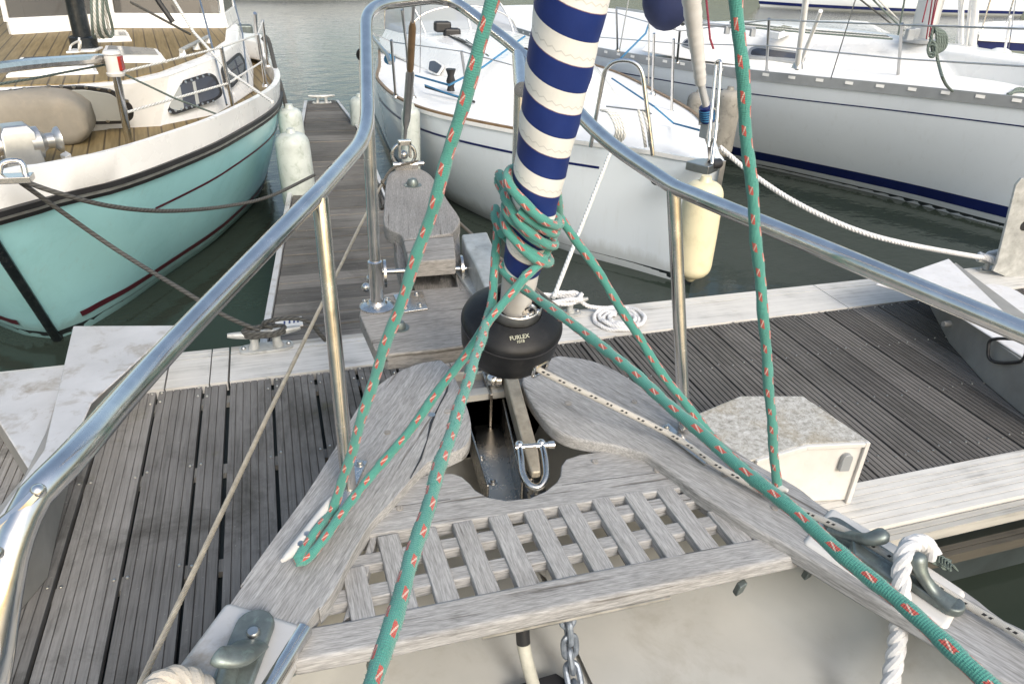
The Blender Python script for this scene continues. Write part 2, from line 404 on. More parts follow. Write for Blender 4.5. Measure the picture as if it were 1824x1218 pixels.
M['wire_s'] = steel('thin_rigging_wire', (.55, .55, .55), .3)
M['blueh'] = plain('mid_blue_gelcoat', (.06, .22, .38), .25)
M['letter'] = plain('pale_print', (.45, .46, .37), .5, 0, .05)
M['stitch'] = plain('thread', (.55, .54, .52), .8)
M['steel_slot_shade'] = steel('slot_shaded_stainless', (.36, .335, .30), .26, .4)  # brownish slot steel, its colour darkened for the shade of drum and boards
def teakdeck(name, ang):
    t = NT(name); s = t.n('ShaderNodeSeparateXYZ'); t.put(s.inputs[0], t.pos(ang, (1, 1, 1)))
    fr = t.ma('FRACT', t.ma('DIVIDE', s.outputs[1], .085)); seam = t.ma('LESS_THAN', fr, .12)
    g = t.noise(t.pos(ang, (3, 50, 50)), 1., 6); col = t.ramp(g, (.3, (.16, .115, .05)), (.7, (.26, .195, .095)))
    col = t.mix(t.ma('MULTIPLY', seam, .85), col, (.05, .035, .02)); t.set(col=col, rough=.6, spec=.3); return t.m
def sailmat():
    t = NT('striped_sail_strip'); u, v = t.uv()
    s = t.ma('FRACT', t.ma('ADD', t.ma('DIVIDE', v, .0835), t.ma('ADD', u, .30)))
    nb = t.ma('MULTIPLY', t.ma('SUBTRACT', t.noise(t.pos(), 60., 3), .5), .02)
    blue = t.ma('LESS_THAN', t.ma('ADD', s, nb), .53)
    wn = t.noise(t.pos(), 9., 5)
    wc = t.ramp(wn, (.3, (.70, .69, .64)), (.7, (.83, .82, .78))); bc = t.ramp(wn, (.3, (.008, .02, .115)), (.7, (.014, .034, .17)))
    # zigzag stitching inside the white band
    tri = t.ma('ABSOLUTE', t.ma('SUBTRACT', t.ma('FRACT', t.ma('MULTIPLY', u, 22.)), .5))
    d = t.ma('ABSOLUTE', t.ma('SUBTRACT', t.ma('SUBTRACT', s, .66), t.ma('MULTIPLY', tri, .11))); st = t.ma('LESS_THAN', d, .014)
    edge = t.ma('LESS_THAN', t.ma('ABSOLUTE', t.ma('SUBTRACT', t.ma('ADD', s, nb), .53)), .012)
    col = t.mix(blue, wc, bc); col = t.mix(t.ma('MULTIPLY', st, .5), col, (.45, .44, .42)); col = t.mix(t.ma('MULTIPLY', edge, .5), col, (.16, .05, .06))
    t.set(col=col, rough=.5, spec=.4)
    h = t.ma('ADD', t.ma('MULTIPLY', blue, .6), t.ma('ADD', t.ma('MULTIPLY', t.noise(t.pos(), 40., 4), .5), t.ma('MULTIPLY', st, .4)))
    t.bump(h, .6, .003); return t.m
M['sail'] = sailmat()
def lichen():
    t = NT('lichen_covered_top'); r = t.pos()
    a = t.noise(r, 45., 10, .75, .6); b = t.noise(r, 6., 5, .6); c = t.noise(r, 130., 6, .7)
    col = t.ramp(a, (.34, (.20, .195, .17)), (.5, (.40, .39, .36)), (.68, (.60, .60, .585)))
    col = t.mix(t.ma('MULTIPLY', t.ramp(b, (.5, 0.), (.66, 1.)), .45), col, (.29, .235, .14)); col = t.mix(t.ma('MULTIPLY', t.ramp(c, (.55, 0.), (.62, 1.)), .5), col, (.14, .13, .1))
    t.set(col=col, rough=.85); t.bump(a, .6, .003); return t.m
M['lichen'] = lichen()
def water():
    t = NT('harbour_water'); p = t.pos(.25, (1., 1.7, 1.))
    g = t.n('ShaderNodeNewGeometry').outputs['Position']
    ln = t.n('ShaderNodeVectorMath', operation='LENGTH'); t.put(ln.inputs[0], g)
    n = t.ma('ADD', t.ma('MULTIPLY', t.noise(p, 1.9, 5, .55, .3), .7), t.ma('MULTIPLY', t.noise(p, 7., 3, .5, .2), .22))
    mur = t.noise(t.pos(), .8, 4)
    t.set(col=t.mix(mur, (.022, .032, .024), (.034, .043, .036)), rough=.09, ior=1.33)
    x = t.bump(n, .22, .12)
    t.put(x.inputs['Strength'], t.ma('MULTIPLY', t.ma('MINIMUM', t.ma('MAXIMUM', t.ma('MULTIPLY', t.ma('SUBTRACT', ln.outputs['Value'], 4.), .07), .10), .5), .5))
    return t.m
M['water'] = water()
M['drydeck'] = dockwood('grooved_decking', PI/2, (.095, .09, .082), (.315, .303, .288), .8, -.645); M['drydeck2'] = dockwood('grooved_decking_b', PI/2, (.095, .09, .082), (.315, .303, .288), .8, -.338)
M['darkdeck'] = dockwood('dark_grooved_decking', PI/2, (.05, .046, .042), (.17, .16, .15), .3, .85)
M['fingerdeck'] = dockwood('finger_decking', 0., (.05, .046, .042), (.20, .19, .175), .5)
M['board'] = whiteboard('whitened_edge_board'); M['timber'] = whiteboard('weathered_timber', 0., (.40, .39, .36)); M['darktimber'] = whiteboard('wet_timber', 0., (.075, .068, .055))
# ================================================================== own boat (foreground bow)
ZC = 1.42
LA, RA = math.radians(58), math.radians(115)
M['tk_x'] = teak('weathered_teak_across', math.radians(-3)); M['tk_y'] = teak('weathered_teak_slats', PI/2 + .02)
M['tk_l'] = teak('weathered_teak_rail', LA); M['tk_r'] = teak('weathered_teak_rail_b', RA)
M['tk_s'] = teak('weathered_teak_sprit', math.radians(80), (.10, .092, .084), (.34, .325, .305), .7)
M['tk_p'] = teak('weathered_teak_platform', 0.05, (.11, .102, .092), (.36, .345, .325), .7)
boat = thing('sailing_yacht', 'grey teak bow in the foreground with steel pulpit and slatted seat', 'sailing boat', V((.45, .8, 0)))
def L(pts, z): return [at(x, y, z) for x, y in pts]
outL = [V((-.62, .12, ZC)), V((-.40, .52, ZC))] + L([(410,1075),(430,1040),(490,955),(545,880),(600,792),(640,722),(672,688),(705,665),(745,648),(785,641)], ZC)
tipL = L([(802,655),(818,690),(834,732),(839,765),(830,792),(800,808),(762,823)], ZC)
inL = L([(735,850),(700,890),(660,932),(625,990),(598,1045),(570,1085),(543,1117)], ZC) + [V((-.28, .46, ZC)), V((-.50, .06, ZC))]
outR = L([(995,632),(1050,640),(1100,660),(1160,700),(1220,742),(1280,780),(1347,824),(1420,865),(1471,903),(1600,978),(1722,1052),(1824,1119)], ZC) + [V((1.26, .42, ZC)), V((1.46, .10, ZC))]
tipR = L([(1090,792),(1024,780),(985,762),(955,728),(935,695),(930,672),(950,645)], ZC)
inR = [V((1.34, .02, ZC)), V((1.14, .36, ZC))] + L([(1800,1218),(1690,1140),(1550,1060),(1413,977),(1337,937),(1251,882),(1200,843),(1150,808)], ZC)
def xy(l): return [(p.x, p.y) for p in l]
mb = MB(); mb.prism(xy(crom(outL, 4) + crom(tipL, 3) + crom(inL, 4)), ZC - .035, ZC)
caprail_l = mb.build('caprail', M['tk_l'], boat, .007)
mb = MB(); mb.prism(xy(crom(outR, 4) + crom(inR, 4) + crom(tipR, 3)), ZC - .035, ZC)
caprail_r = mb.build('caprail', M['tk_r'], boat, .007)
# the split in the forward board of the port rail
mb = MB(); a, b = at(802, 672, ZC + .0012), at(733, 852, ZC + .0012); d = (b - a).normalized(); e = V((-d.y, d.x, 0))
w = [.0006, .0026, .0012, .0034, .001, .0022, .0008]
pl = [a.lerp(b, i/6) + e*w[i] + e*(.004*math.sin(i*1.7)) for i in range(7)]; pr = [a.lerp(b, i/6) - e*w[i] + e*(.004*math.sin(i*1.7)) for i in range(7)]
mb.poly(pl + pr[::-1]); mb.build('split_seam', M['black'], caprail_l)
def plug(x, y, par, z=ZC, r=.0085, m='tk_p', kind='plug'):
    mb = MB(); mb.lathe([(0, .0016), (r, .0016), (r, -.002)], at(x, y, z)); mb.build(kind, M[m], par)
for x, y in ((985,668),(1012,718)): plug(x, y, caprail_r)
for x, y in ((797,733),(769,739)): plug(x, y, caprail_l, m='steel_m' if x < 780 else 'tk_p', kind='plug')
# hull, inner bulwark, deck
def rs(l, n):
    l = [V(p) for p in l]; T = [0.]
    for a, b in zip(l, l[1:]): T.append(T[-1] + (b - a).length)
    out = []
    for i in range(n):
        s = T[-1] * i / (n - 1); k = max(0, min(len(l) - 2, next((j for j in range(len(l)-1) if T[j+1] >= s), len(l)-2)))
        out.append(l[k].lerp(l[k+1], (s - T[k]) / max(1e-9, T[k+1] - T[k])))
    return out
oL = rs(crom(outL, 4), 24); iL = rs((crom(tipL, 3) + crom(inL, 4))[::-1], 24); iL = rs(list(crom(inL, 4))[::-1] + list(tipL[::-1]), 24)
oR = rs(crom(outR, 4)[::-1], 24); iR = rs(crom(inR, 4) + tipR, 24)
cl = .45
def ringz(f, zz, sx=1., dy=0.):
    l = [a.lerp(b, f) for a, b in zip(oL, iL)]; r = [a.lerp(b, f) for a, b in zip(oR, iR)][::-1]
    return [V((cl + (p.x - cl) * sx, p.y - dy * max(0., min(1., (p.y - .1) / 1.2)), zz)) for p in l + r]
mb = MB(); mb.loft([ringz(.25, ZC - .034), ringz(.28, 1.1, .9, .12), ringz(.3, .6, .72, .34), ringz(.3, .1, .5, .62), ringz(.3, -.3, .3, .9)], True, False, False)
mb.build('hull', M['cream'], boat)
mb = MB(); mb.loft([ringz(.62, ZC - .034), ringz(.64, 1.33), ringz(.70, 1.26), ringz(.80, 1.21), ringz(.95, 1.19), ringz(1., 1.182, .8, .1), ringz(1., 1.18, .4, .3), ringz(1., 1.18, .05, .5)], True, False, False); mb.build('bulwark_lining', M['creamdeck'], boat, ang=80)
mb = MB(); q = ringz(.70, 1.165); mb.poly(q); mb.box(.30, .66, 1.50, 1.53, 1.17, 1.38); mb.build('foredeck', M['creamdeck'], boat)
# bow seat: solid board with a cut-out, grating slats on cross bars, front beam
ZB = 1.398
board = L([(655,953),(690,895),(727,855),(765,844),(806,842),(823,848),(837,860),(847,872),(868,884),(902,890),(943,886),(971,874),(991,858),(998,846),(1000,828),(1008,817),(1032,809),(1080,802),(1150,806),(1235,866)], ZB)
mb = MB(); mb.prism(xy(board), ZB - .03, ZB); mb.build('seat_board', M['tk_x'], boat, .004)
grating = MB()
# cross bars (a little lower than the slats)
zt = ZB - .006
for y0, y1 in ((1.018, .988), (.944, .912)):
    grating.box(-.06, .90, y1 - .0, y0, zt - .024, zt)
grating.box(.0, .86, 1.054, 1.066, zt - .03, zt - .012)
seam = MB(); sa, sb_ = at(676,905,ZB+.0005), at(1222,835,ZB+.0005)
for i in range(14):
    a_, b_ = sa.lerp(sb_, i/14), sa.lerp(sb_, (i+1)/14)
    if 828 < pix(a_)[0] < 1000 or 828 < pix(b_)[0] < 1000: continue
    e1 = V((0, .0005 + .0006*random.random(), 0)); seam.poly([a_ - e1, b_ - e1, b_ + e1, a_ + e1])
seam.build('board_seam', M['black'], boat, kind='stuff')
gr = grating.build('grating', M['tk_x'], boat, .003)
for k in range(12):
    x0 = .028 + .0722 * k; dx = .0405
    sk = -.018 if False else 0
    y1 = 1.052 - .018 * (k / 9.) * .6
    y0 = .856
    yt = y1 if 0 < k < 10 else (.985 if k == 0 else .95)
    mb = MB(); mb.prism([(x0 + .004, y0), (x0 + dx + .004, y0), (x0 + dx, yt), (x0, yt)], ZB - .022, ZB + random.uniform(-.0008, .0008))
    mb.build('slat', M['tk_y'], gr, .0025)
fb = L([(524,1180),(546,1118),(600,1110),(1020,1045),(1336,988),(1436,985),(1424,1003),(1000,1088)], ZB + .002)
fb = [at(519,1182,ZB), at(548,1116,ZB), V((.03,.870,ZB)), V((.45,.864,ZB)), V((.80,.858,ZB)), at(1412,975,ZB), at(1440,988,ZB), V((.45,.798,ZB)), V((.1,.802,ZB))]
mb = MB(); mb.prism(xy(fb), ZB - .034, ZB + .002); mb.build('front_beam', M['tk_x'], boat, .008)
a, b = at(858,1134,ZB - .038), at(1192,1063,ZB - .038)
mb = MB(); mb.tube([a, b], .005, 8); mb.build('support_rod', M['steel_m'], boat)
# diagonal corner fillets under the grating
for pl in ([(610,1108),(660,955),(672,955),(640,1085)], [(1215,870),(1345,965),(1390,978),(1230,868)]):
    mb = MB(); mb.prism(xy(L(pl, ZB - .01)), ZB - .035, ZB - .008); mb.build('edge_batten', M['tk_y'], gr, .003)
# bronze wedges below the beam ends
for x, y in ((1440,1018),(1318,1046),(665,1175),(520,1192)):
    p = at(x, y, ZB - .05); mb = MB(); mb.obox(p, V((.010, .003, 0)), V((0, .007, 0)), V((.003, 0, .012))); mb.build('bracket', M['bronze'], boat, .003)
for x, y in ((712,905),(1170,838),(780,868),(1060,822)): plug(x, y, boat, ZB + .0006, .007, 'tk_s')
for x, y in ((560,985),(640,830),(690,770)): plug(x, y, caprail_l, ZC + .0006, .007, 'tk_s')
for x, y in ((1130,715),(1290,845),(1380,905)): plug(x, y, caprail_r, ZC + .0006, .007, 'tk_s')
# metal rail pads
def pad(px, m, rail, th=.006):
    q = L(px, ZC + th); mb = MB(); mb.prism(xy(q), ZC - .030, ZC + th); return mb.build('rail_pad', M[m], boat, .012, seg=4)
c0, c1 = at(408,1069,ZC), at(545,1117,ZC); dv = V((-.265, -.43, 0))
mb = MB(); mb.prism(xy([c0 + V((-.004,0,0)), c1 + V((.005,0,0)), c1 + dv + V((.01,-.02,0)), c0 + dv]), ZC - .048, ZC + .005)
padl = mb.build('rail_pad', M['galv_l'], boat, .013, seg=4)
mb = MB(); e_ = (c1 - c0).normalized(); mb.tube([c1 + e_*(-.004) + V((0,0,-.007)), c1 + dv + e_*(-.004) + V((0,0,-.007))], .0145, 14); mb.build('rolled_edge', M['steel'], padl)
padr = pad([(1481,899),(1428,962),(1556,1046),(1690,1121),(1726,1052),(1600,968)], 'whitep', caprail_r)
# bronze mooring cleats on the pads
def bronze_base(p0, p1, w, h, z):
    d = (p1 - p0).normalized(); e = V((-d.y, d.x, 0)); n = 10; pts = []
    for s, c in ((1, p1), (-1, p0)):
        for i in range(n + 1):
            t = -PI/2 + PI * i / n; pts.append(c + d * (s * math.cos(t) * w) + e * (s * math.sin(t) * w))
    m = MB(); m.prism(xy(pts), z, z + h); return m
zc = ZC + .005
mc = bronze_base(at(455,1122,zc), at(400,1262,zc), .030, .016, zc).build('mooring_cleat', M['bronze'], boat, .005)
a = at(446,1150,zc+.012); b = at(425,1166,zc+.04); c = at(398,1170,zc+.055); e = at(382,1163,zc+.06)
def flat_horn(pts, w, h, nm, par):
    p = crom(pts, 6); fr = frames(p); R_ = []; n = len(p)
    for i, c in enumerate(p):
        t_, A, B = fr[i]; s = V((0, 0, 1)).cross(t_).normalized(); u = t_.cross(s); f = i/(n-1); k = math.sqrt(max(.02, 1 - max(0, (f-.86)/.14)**2))
        ww, hh = interp(w, f)*k, interp(h, f)*k
        R_.append([c + s*ww*math.cos(2*PI*j/18) + u*hh*math.sin(2*PI*j/18) for j in range(18)])
    m = MB(); m.loft(R_); return m.build(nm, M['bronze'], par, ang=60)
flat_horn([a, b, c, e], [(0,.028),(.35,.026),(.65,.017),(1,.015)], [(0,.010),(.4,.012),(1,.011)], 'horn', mc)
mb = MB(); mb.lathe([(0,.0045),(.008,.0045),(.0105,.001),(.0105,-.004)], at(451,1126,zc+.018)); mb.build('bolt', M['steel_m'], mc)
mb = MB(); mb.tube([at(408,1195,zc+.012), at(392,1255,zc+.012)], .016, 12); mb.build('bar', M['bronze'], mc)
zc = ZC + .006
p0, p1 = at(1487,945,zc), at(1690,1082,zc)
mc2 = bronze_base(p0, p1, .022, .018, zc).build('mooring_cleat', M['bronze'], boat, .005)
flat_horn([at(1482,940,zc+.012), at(1512,952,zc+.022), at(1545,960,zc+.05), at(1584,950,zc+.066)], [(0,.020),(.3,.014),(.55,.0105),(.82,.015),(1,.0175)], [(0,.010),(.5,.010),(.8,.013),(1,.015)], 'horn', mc2)
flat_horn([at(1696,1078,zc+.012), at(1664,1052,zc+.02), at(1640,1018,zc+.045), at(1634,982,zc+.075)], [(0,.020),(.3,.014),(.55,.0110),(.82,.0155),(1,.0175)], [(0,.010),(.5,.010),(.8,.013),(1,.014)], 'horn', mc2)
mb = MB(); mb.obox(at(1560,1010,zc+.02), (p1-p0).normalized()*.05, V((.012,.016,0)), V((0,0,.014))); mb.build('bar', M['bronze'], mc2, .006)
for x, y in ((1497,938),(1683,1064)):
    mb = MB(); mb.lathe([(0,.003),(.007,.003),(.008,-.004)], at(x,y,zc+.019)); mb.build('bolt', M['bronze'], mc2)
# small white horn cleats
def horn_cleat(e0, e1, scr):
    d = (e1 - e0); n = 17; path = [e0 + d * (i/(n-1)) + V((0,0,.012*abs(2*i/(n-1)-1)**2 - .002)) for i in range(n)]
    mb = MB(); mb.tube(path, [.0035 + .0085*math.sin(PI*min(1,max(0,i/(n-1))))**.7 for i in range(n)], 12)
    o = mb.build('cleat', M['whitep'], boat)
    q = d.normalized(); s = V((-q.y, q.x, 0)); mb = MB(); mb.obox((e0+e1)/2 - V((0,0,.012)), q*.03, s*.009, V((0,0,.011))); mb.build('cleat_foot', M['whitep'], o, .004)
    for x, y in scr:
        p = at(x, y, e0.z + .008); mb = MB(); mb.lathe([(0,.003),(.0062,.002),(.0066,-.004)], p, n=14); so = mb.build('screw', M['steel_m'], o)
zq = ZC + .022
horn_cleat(at(504,1006,zq), at(592,893,zq), ((534,968),(547,951)))
horn_cleat(at(1296,817,zq), at(1401,880,zq), ((1333,841),(1354,855)))
# ---------------------------------------------------------------- bowsprit
ZP = 1.42
plat = L([(640,560),(645,535),(700,520),(837,508),(850,560),(850,612),(780,622),(690,631),(668,622)], ZP)
mb = MB(); mb.prism(xy(plat), ZP - .05, ZP); platform = mb.build('bow_platform', M['tk_p'], boat, .005)
mb = MB(); mb.box(.26, .64, 1.50, 1.68, 1.18, ZP - .052); mb.build('stem_block', M['tk_p'], boat, .006)
ZS = 1.50
spr = crom(L([(719,428),(712,417),(685,402),(684,370),(686,335),(692,310),(712,301),(740,299),(763,308),(778,326),(800,360),(819,388),(815,404),(806,415)], ZS), 3)
mb = MB(); mb.prism(xy(spr), ZS - .05, ZS); sprit = mb.build('bowsprit', M['tk_s'], boat, .006)
mb = MB(); mb.prism(xy(L([(718,427),(808,420),(812,461),(728,467)], ZS + .004)), ZS - .05, ZS + .004); mb.build('cross_board', M['tk_p'], sprit, .005)
# cheeks that carry the sprit
for pl in ([(712,417),(722,440),(728,469),(748,530),(736,530),(716,470),(706,440),(700,412)], [(806,415),(812,461),(828,520),(840,520),(824,461),(818,404)]):
    q = L(pl, ZS - .01); mb = MB(); mb.prism(xy(q), [ZP - .05] * len(q), [ZS - .012 - .07 * max(0, min(1, (2.5 - p.y) / .4)) for p in q]); mb.build('cheek', M['tk_s'], sprit, .004)
mb = MB(); mb.prism(xy(L([(722,462),(815,455),(838,515),(745,525)], 1.40)), 1.35, 1.385); mb.build('roller_floor', M['tk_s'], sprit)
mb = MB(); mb.tube([at(660,485,1.45), at(832,478,1.45)], .008, 10); ax = mb.build('roller_axle', M['steel_r'], boat)
for x, y, r in ((686,487,.045),(785,481,.036),(822,479,.045)):
    p = at(x, y, 1.445); d = (at(832,478,1.45) - at(660,485,1.45)).normalized(); mb = MB(); mb.lathe([(r,-.004),(r,.004)], p, d, 20); mb.build('washer_plate', M['steel_r'], ax)
for k, (x, y) in enumerate(((652,512),(660,497))):
    mb = MB(); mb.ball(at(x, y, 1.45), .015, 6); mb.build('nut', M['steel_r'], ax)
def dome(x, y, z, r, m, par, nm='bolt'):
    p = at(x, y, z); mb = MB(); mb.lathe([(0, r*.95),(r*.5, r*.82),(r*.7, r*.5),(r*.72, .002),(r*1.15, .002),(r*1.15, -.003)], p, n=16); mb.build(nm, M[m], par)
dome(712,584,ZP,.024,'bronze',platform); dome(735,330,ZS,.032,'bronze',sprit)
q = L([(700,524),(752,518),(763,549),(716,556)], ZP + .006); mb = MB(); mb.prism(xy(q), ZP, ZP + .006); sp = mb.build('deck_plate', M['steel_r'], platform, .002)
for x, y in ((742,524),(748,544),(722,547)): dome(x, y, ZP + .006, .0085, 'steel_m', sp, 'screw')
# ---------------------------------------------------------------- pulpit
RT = .0160
zs = 1.98
PL = [dd(-30,1290,.98), dd(-10,1180,.90), dd(3,1075,.865), dd(22,975,.855), dd(58,888,.86), dd(98,846,.872)]
hoopL = V((.238, 1.98, 2.13)); hoopR = V((.665, 2.0, 2.13))
path = crom(PL + [dd(148,793,.90), dd(300,622,1.07), at(566,345,1.985)], 8)
A, B_, C_ = at(655,243,2.012), at(650,60,2.145), at(652,14,2.235)
pts = [at(566,345,1.985), A, at(651,10,2.225), at(800,-6,2.235), at(930,94,2.128), at(1078,252,2.0), at(1200,333,1.965), at(1824,592,1.95), V((1.16, -.05, 1.93))]
arch = fillet([pts[0], pts[1], pts[2], pts[3], pts[4], pts[5], pts[6]], .10, 8)
full = path[:-1] + arch + [at(1824,592,1.95), V((1.16, -.05, 1.93))]
full = resample(full, .02)
mb = MB(); mb.tube(full, RT, 20); pulpit = mb.build('pulpit', M['steel'], boat)
def ring(x, y, z, d, r=RT*1.07, w=.004, m='black'):
    mb = MB(); mb.lathe([(r*.9,-w),(r,-w),(r,w),(r*.9,w)], at(x,y,z), d, 24); mb.build('joint_ring', M[m], pulpit)
dl = (at(566,345,1.985) - at(300,620,1.97)); ring(598,308,1.992,(at(655,243,2.01) - at(566,345,1.985)), w=.0025)
ring(647,98,2.127,(at(650,60,2.16) - at(653,160,2.07)), w=.0025); ring(934,97,2.125,(pts[4]-pts[3]), w=.0025); ring(1172,316,1.968,(pts[6]-pts[5]), w=.0025)
def leg(top, foot, r=.0145):
    mb = MB(); mb.tube([top, foot], r, 16); o = mb.build('leg', M['steel_r' if False else 'steel'], pulpit); return o
fl = at(672,546,ZP); fr = V((.66, fl.y, ZP))
lg1 = leg(V((.240, 1.985, 2.12)), fl, .0165); lg2 = leg(V((.655, 1.99, 2.12)), fr, .0165)
lg3 = leg(at(570,352,1.98), at(622,872,ZC)); lg4 = leg(at(1200,338,1.96), at(1219,768,ZC))
for p, o in ((fl, lg1), (fr, lg2)):
    d = V((0, 0, 1)); mb = MB(); mb.lathe([(.052,0),(.052,.005),(.046,.009),(.03,.012),(.024,.02)], p, d, 28); f_ = mb.build('foot_flange', M['steel_r'], o)
    mb = MB(); mb.lathe([(.0205,.01),(.0205,.145),(.0165,.148)], p, d, 20); mb.build('socket', M['steel'], o)
    for a in (2.6, 4.4, .6): dome(*pix(p + V((math.cos(a)*.04, math.sin(a)*.04, .012))), p.z + .008, .006, 'steel_m', f_, 'screw')
mb = MB(); mb.tube([at(925,100,2.12), at(930,160,2.07)], .02, 16); mb.build('collar', M['steel'], lg2)
for o, pl in ((lg3, [(655,820),(632,817),(600,905),(612,914)]), (lg4, [(1190,752),(1176,764),(1256,826),(1263,816)])):
    q = L(pl, ZC + .007); mb = MB(); mb.prism(xy(q), ZC, ZC + .007); b_ = mb.build('foot_plate', M['steel_r'], o, .002)
dome(641,826,ZC+.007,.008,'steel_m',lg3,'screw'); dome(1187,762,ZC+.007,.008,'steel_m',lg4,'screw')
# rod welded to the aft bend of the pulpit
mb = MB(); mb.tube(crom([dd(68,874,.848), dd(28,914,.850), dd(-70,992,.87)], 5), 0.0068, 8); mb.ball(dd(68,874,.847), .0075, 6); mb.build('lifeline_rod', M['steel'], pulpit)
mb = MB(); mb.ball(dd(-6,985,.80), .006, 6); mb.build('weld_ring', M['steel_r'], pulpit)
mb = MB(); pr_ = [at(1160 + 6*i, 318 + 6*math.sin(i*1.3), 1.935) for i in range(6)]; mb.tube(crom(pr_, 4), .0035, 6); mb.build('coil_spring', M['steel_m'], pulpit)
# ---------------------------------------------------------------- stem fitting in the slot
zf = 1.285
ch = [at(838,770,zf), at(905,905,zf)]
def slabp(p, q, h, th, name, m='steel_r', parent=None):
    d = (q - p).normalized(); e = V((-d.y, d.x, 0)) * th
    mb = MB(); mb.loft([[p - e, p + e, p + e + V((0,0,h)), p - e + V((0,0,h))], [q - e, q + e, q + e + V((0,0,h)), q - e + V((0,0,h))]]); return mb.build(name, M[m], parent or boat, .002)
floor_ = L([(838,700),(905,690),(985,905),(862,905)], zf); mb = MB(); mb.prism(xy(floor_), zf - .006, zf); stem = mb.build('stem_fitting', M['steel_slot_shade'], boat, .002)
slabp(at(828,770,zf), at(868,905,zf), .065, .003, 'side_plate', 'steel_slot_shade', stem)
slabp(at(884,705,zf), at(928,905,zf), .075, .003, 'side_plate', 'steel_slot_shade', stem)
slabp(at(850,690,zf), at(874,760,zf), .10, .004, 'side_plate', 'steel_slot_shade', stem)
for x, y in ((857,815),(878,858),(858,752)): dome(x, y, zf, .009, 'steel_m', stem, 'bolt')
mb = MB(); mb.tube([at(876,676,1.40), at(893,676,1.40)], .018, 14); mb.ball(at(878,676,1.40), .02, 7); mb.build('clevis', M['steel_r'], stem)
mb = MB(); mb.tube([at(880,640,1.44), at(876,700,1.33), at(866,735,1.29)], [.012, .014, .012], 10); mb.build('toggle_strap', M['steel_r'], stem)
mb = MB(); mb.tube([at(868,900,zf+.02), at(935,893,zf+.02)], .006, 8); mb.build('cross_pin', M['steel'], stem)

# ================================================================== anchor
anc = thing('anchor', 'galvanised anchor stowed on the bow roller with its shank under the black drum', 'anchor', at(850,480,1.45))
top = L([(822,417),(868,412),(884,450),(884,525),(862,508),(846,470),(830,440)], 1.51)
mb = MB(); mb.prism(xy(top), 1.42, 1.51); mb.build('crown', M['galv'], anc, .008)
mb = MB(); s0, s1 = V((.57, 1.98, 1.44)), at(955,845,1.385); d = (s1-s0).normalized(); e = d.cross(V((0,0,1))).normalized(); n_ = e.cross(d)
R_ = []
for i in range(15):
    t = i/14; c = s0.lerp(s1, t); w = lerp(.019, .0155, t); h = lerp(.04, .026, t)
    if t > .93: k = (t-.93)/.07; w *= 1-.35*k; h *= 1-.55*k
    R_.append([c - e*w - n_*h, c + e*w - n_*h, c + e*w + n_*h*.6, c - e*w + n_*h*.6])
mb.loft(R_); mb.build('shank', M['shank'], anc, .005)
mb = MB(); mb.prism(xy(L([(800,470),(838,470),(860,520),(842,524)], 1.43)), 1.40, 1.43); mb.build('fluke', M['galv'], anc, .004)
shk = thing('bow_shackle', 'bright D shackle pinned through the anchor shank end', 'shackle', at(945,850,1.38))
c = at(955,845,1.385)
s_ = [at(925,792,1.40), at(928,815,1.395), at(932,845,1.38), at(945,865,1.37), at(962,866,1.37), at(972,848,1.38), at(970,815,1.395), at(963,788,1.40)]
mb = MB(); mb.tube(crom(s_, 6), .0088, 12); mb.build('bow', M['steel_r'], shk)
mb = MB(); mb.tube([at(918,797,1.402), at(986,792,1.402)], 0.0072, 10); mb.tube([at(976,793,1.402), at(987,792,1.402)], .0095, 10); mb.ball(at(925,793,1.402), .0115, 7); mb.ball(at(964,790,1.402), .0115, 7); mb.build('pin', M['steel'], shk)
def chain_link(c, d, side, ln=.027, wd=.0115, r=.0055, n=24):
    d = d.normalized(); side = (side - d*side.dot(d)).normalized(); pts = []
    for i in range(n):
        a = 2*PI*i/n; x = math.cos(a); y = math.sin(a)
        pts.append(c + side * (wd * y) + d * (wd * x + (ln - wd) * (1 if x > 0 else -1) * min(1, abs(x)*3)))
    m = MB(); m.tube(pts, r, 8, False, True); return m
sch = thing('shackle_chain', 'short steel chain end hanging from the anchor shackle in the bow slot', 'chain', at(950,890,1.30))
p0, p1 = at(945,862,1.365), at(952,895,1.29)
for i in range(3):
    c = p0.lerp(p1, (i+.3)/2.2); chain_link(c, p1-p0, V((1,0,0)) if i % 2 else V((.2,.3,1)), .02, .009, .0045).build('link', M['steel'], sch)
chn = thing('anchor_chain', 'blue grey galvanised chain hanging from the slatted seat to the deck', 'chain', at(1025,1230,1.18))
cp = crom([at(1010,1092,1.335), at(1014,1135,1.30), at(1017,1175,1.25), at(1024,1218,1.215), at(1035,1262,1.20), at(1060,1330,1.195)], 10)
cp = resample(cp, .031)
for i, p in enumerate(cp[:-1]):
    chain_link(p, cp[i+1]-p, V((1,.1,0)) if i % 2 == 0 else V((0,.6,.8)), .0235, .0125, .0058).build('link', M['chain'], chn)
hs = thing('hose', 'grey hose with black taped top below the seat beam', 'hose', at(950,1230,1.18))
hp = crom([at(930,1105,1.345), at(933,1150,1.30), at(942,1190,1.26), at(952,1225,1.225), at(965,1270,1.20)], 8)
mb = MB(); mb.tube(hp, .0118, 16); mb.build('pipe', M['hose'], hs)
k = next(i for i, p in enumerate(hp) if pix(p)[1] > 1148); mb = MB(); mb.tube(hp[:k], .0125, 16); mb.build('tape_wrap', M['tape'], hs)
q = L([(908,1225),(990,1200),(1012,1215),(1000,1260),(900,1270)], 1.2); mb = MB(); mb.prism(xy(q), 1.18, 1.205); tag(mb.build('deck_hatch_plate', M['black'], None, .003), 'dark flat plate on the cream deck behind hose and chain', 'plate')

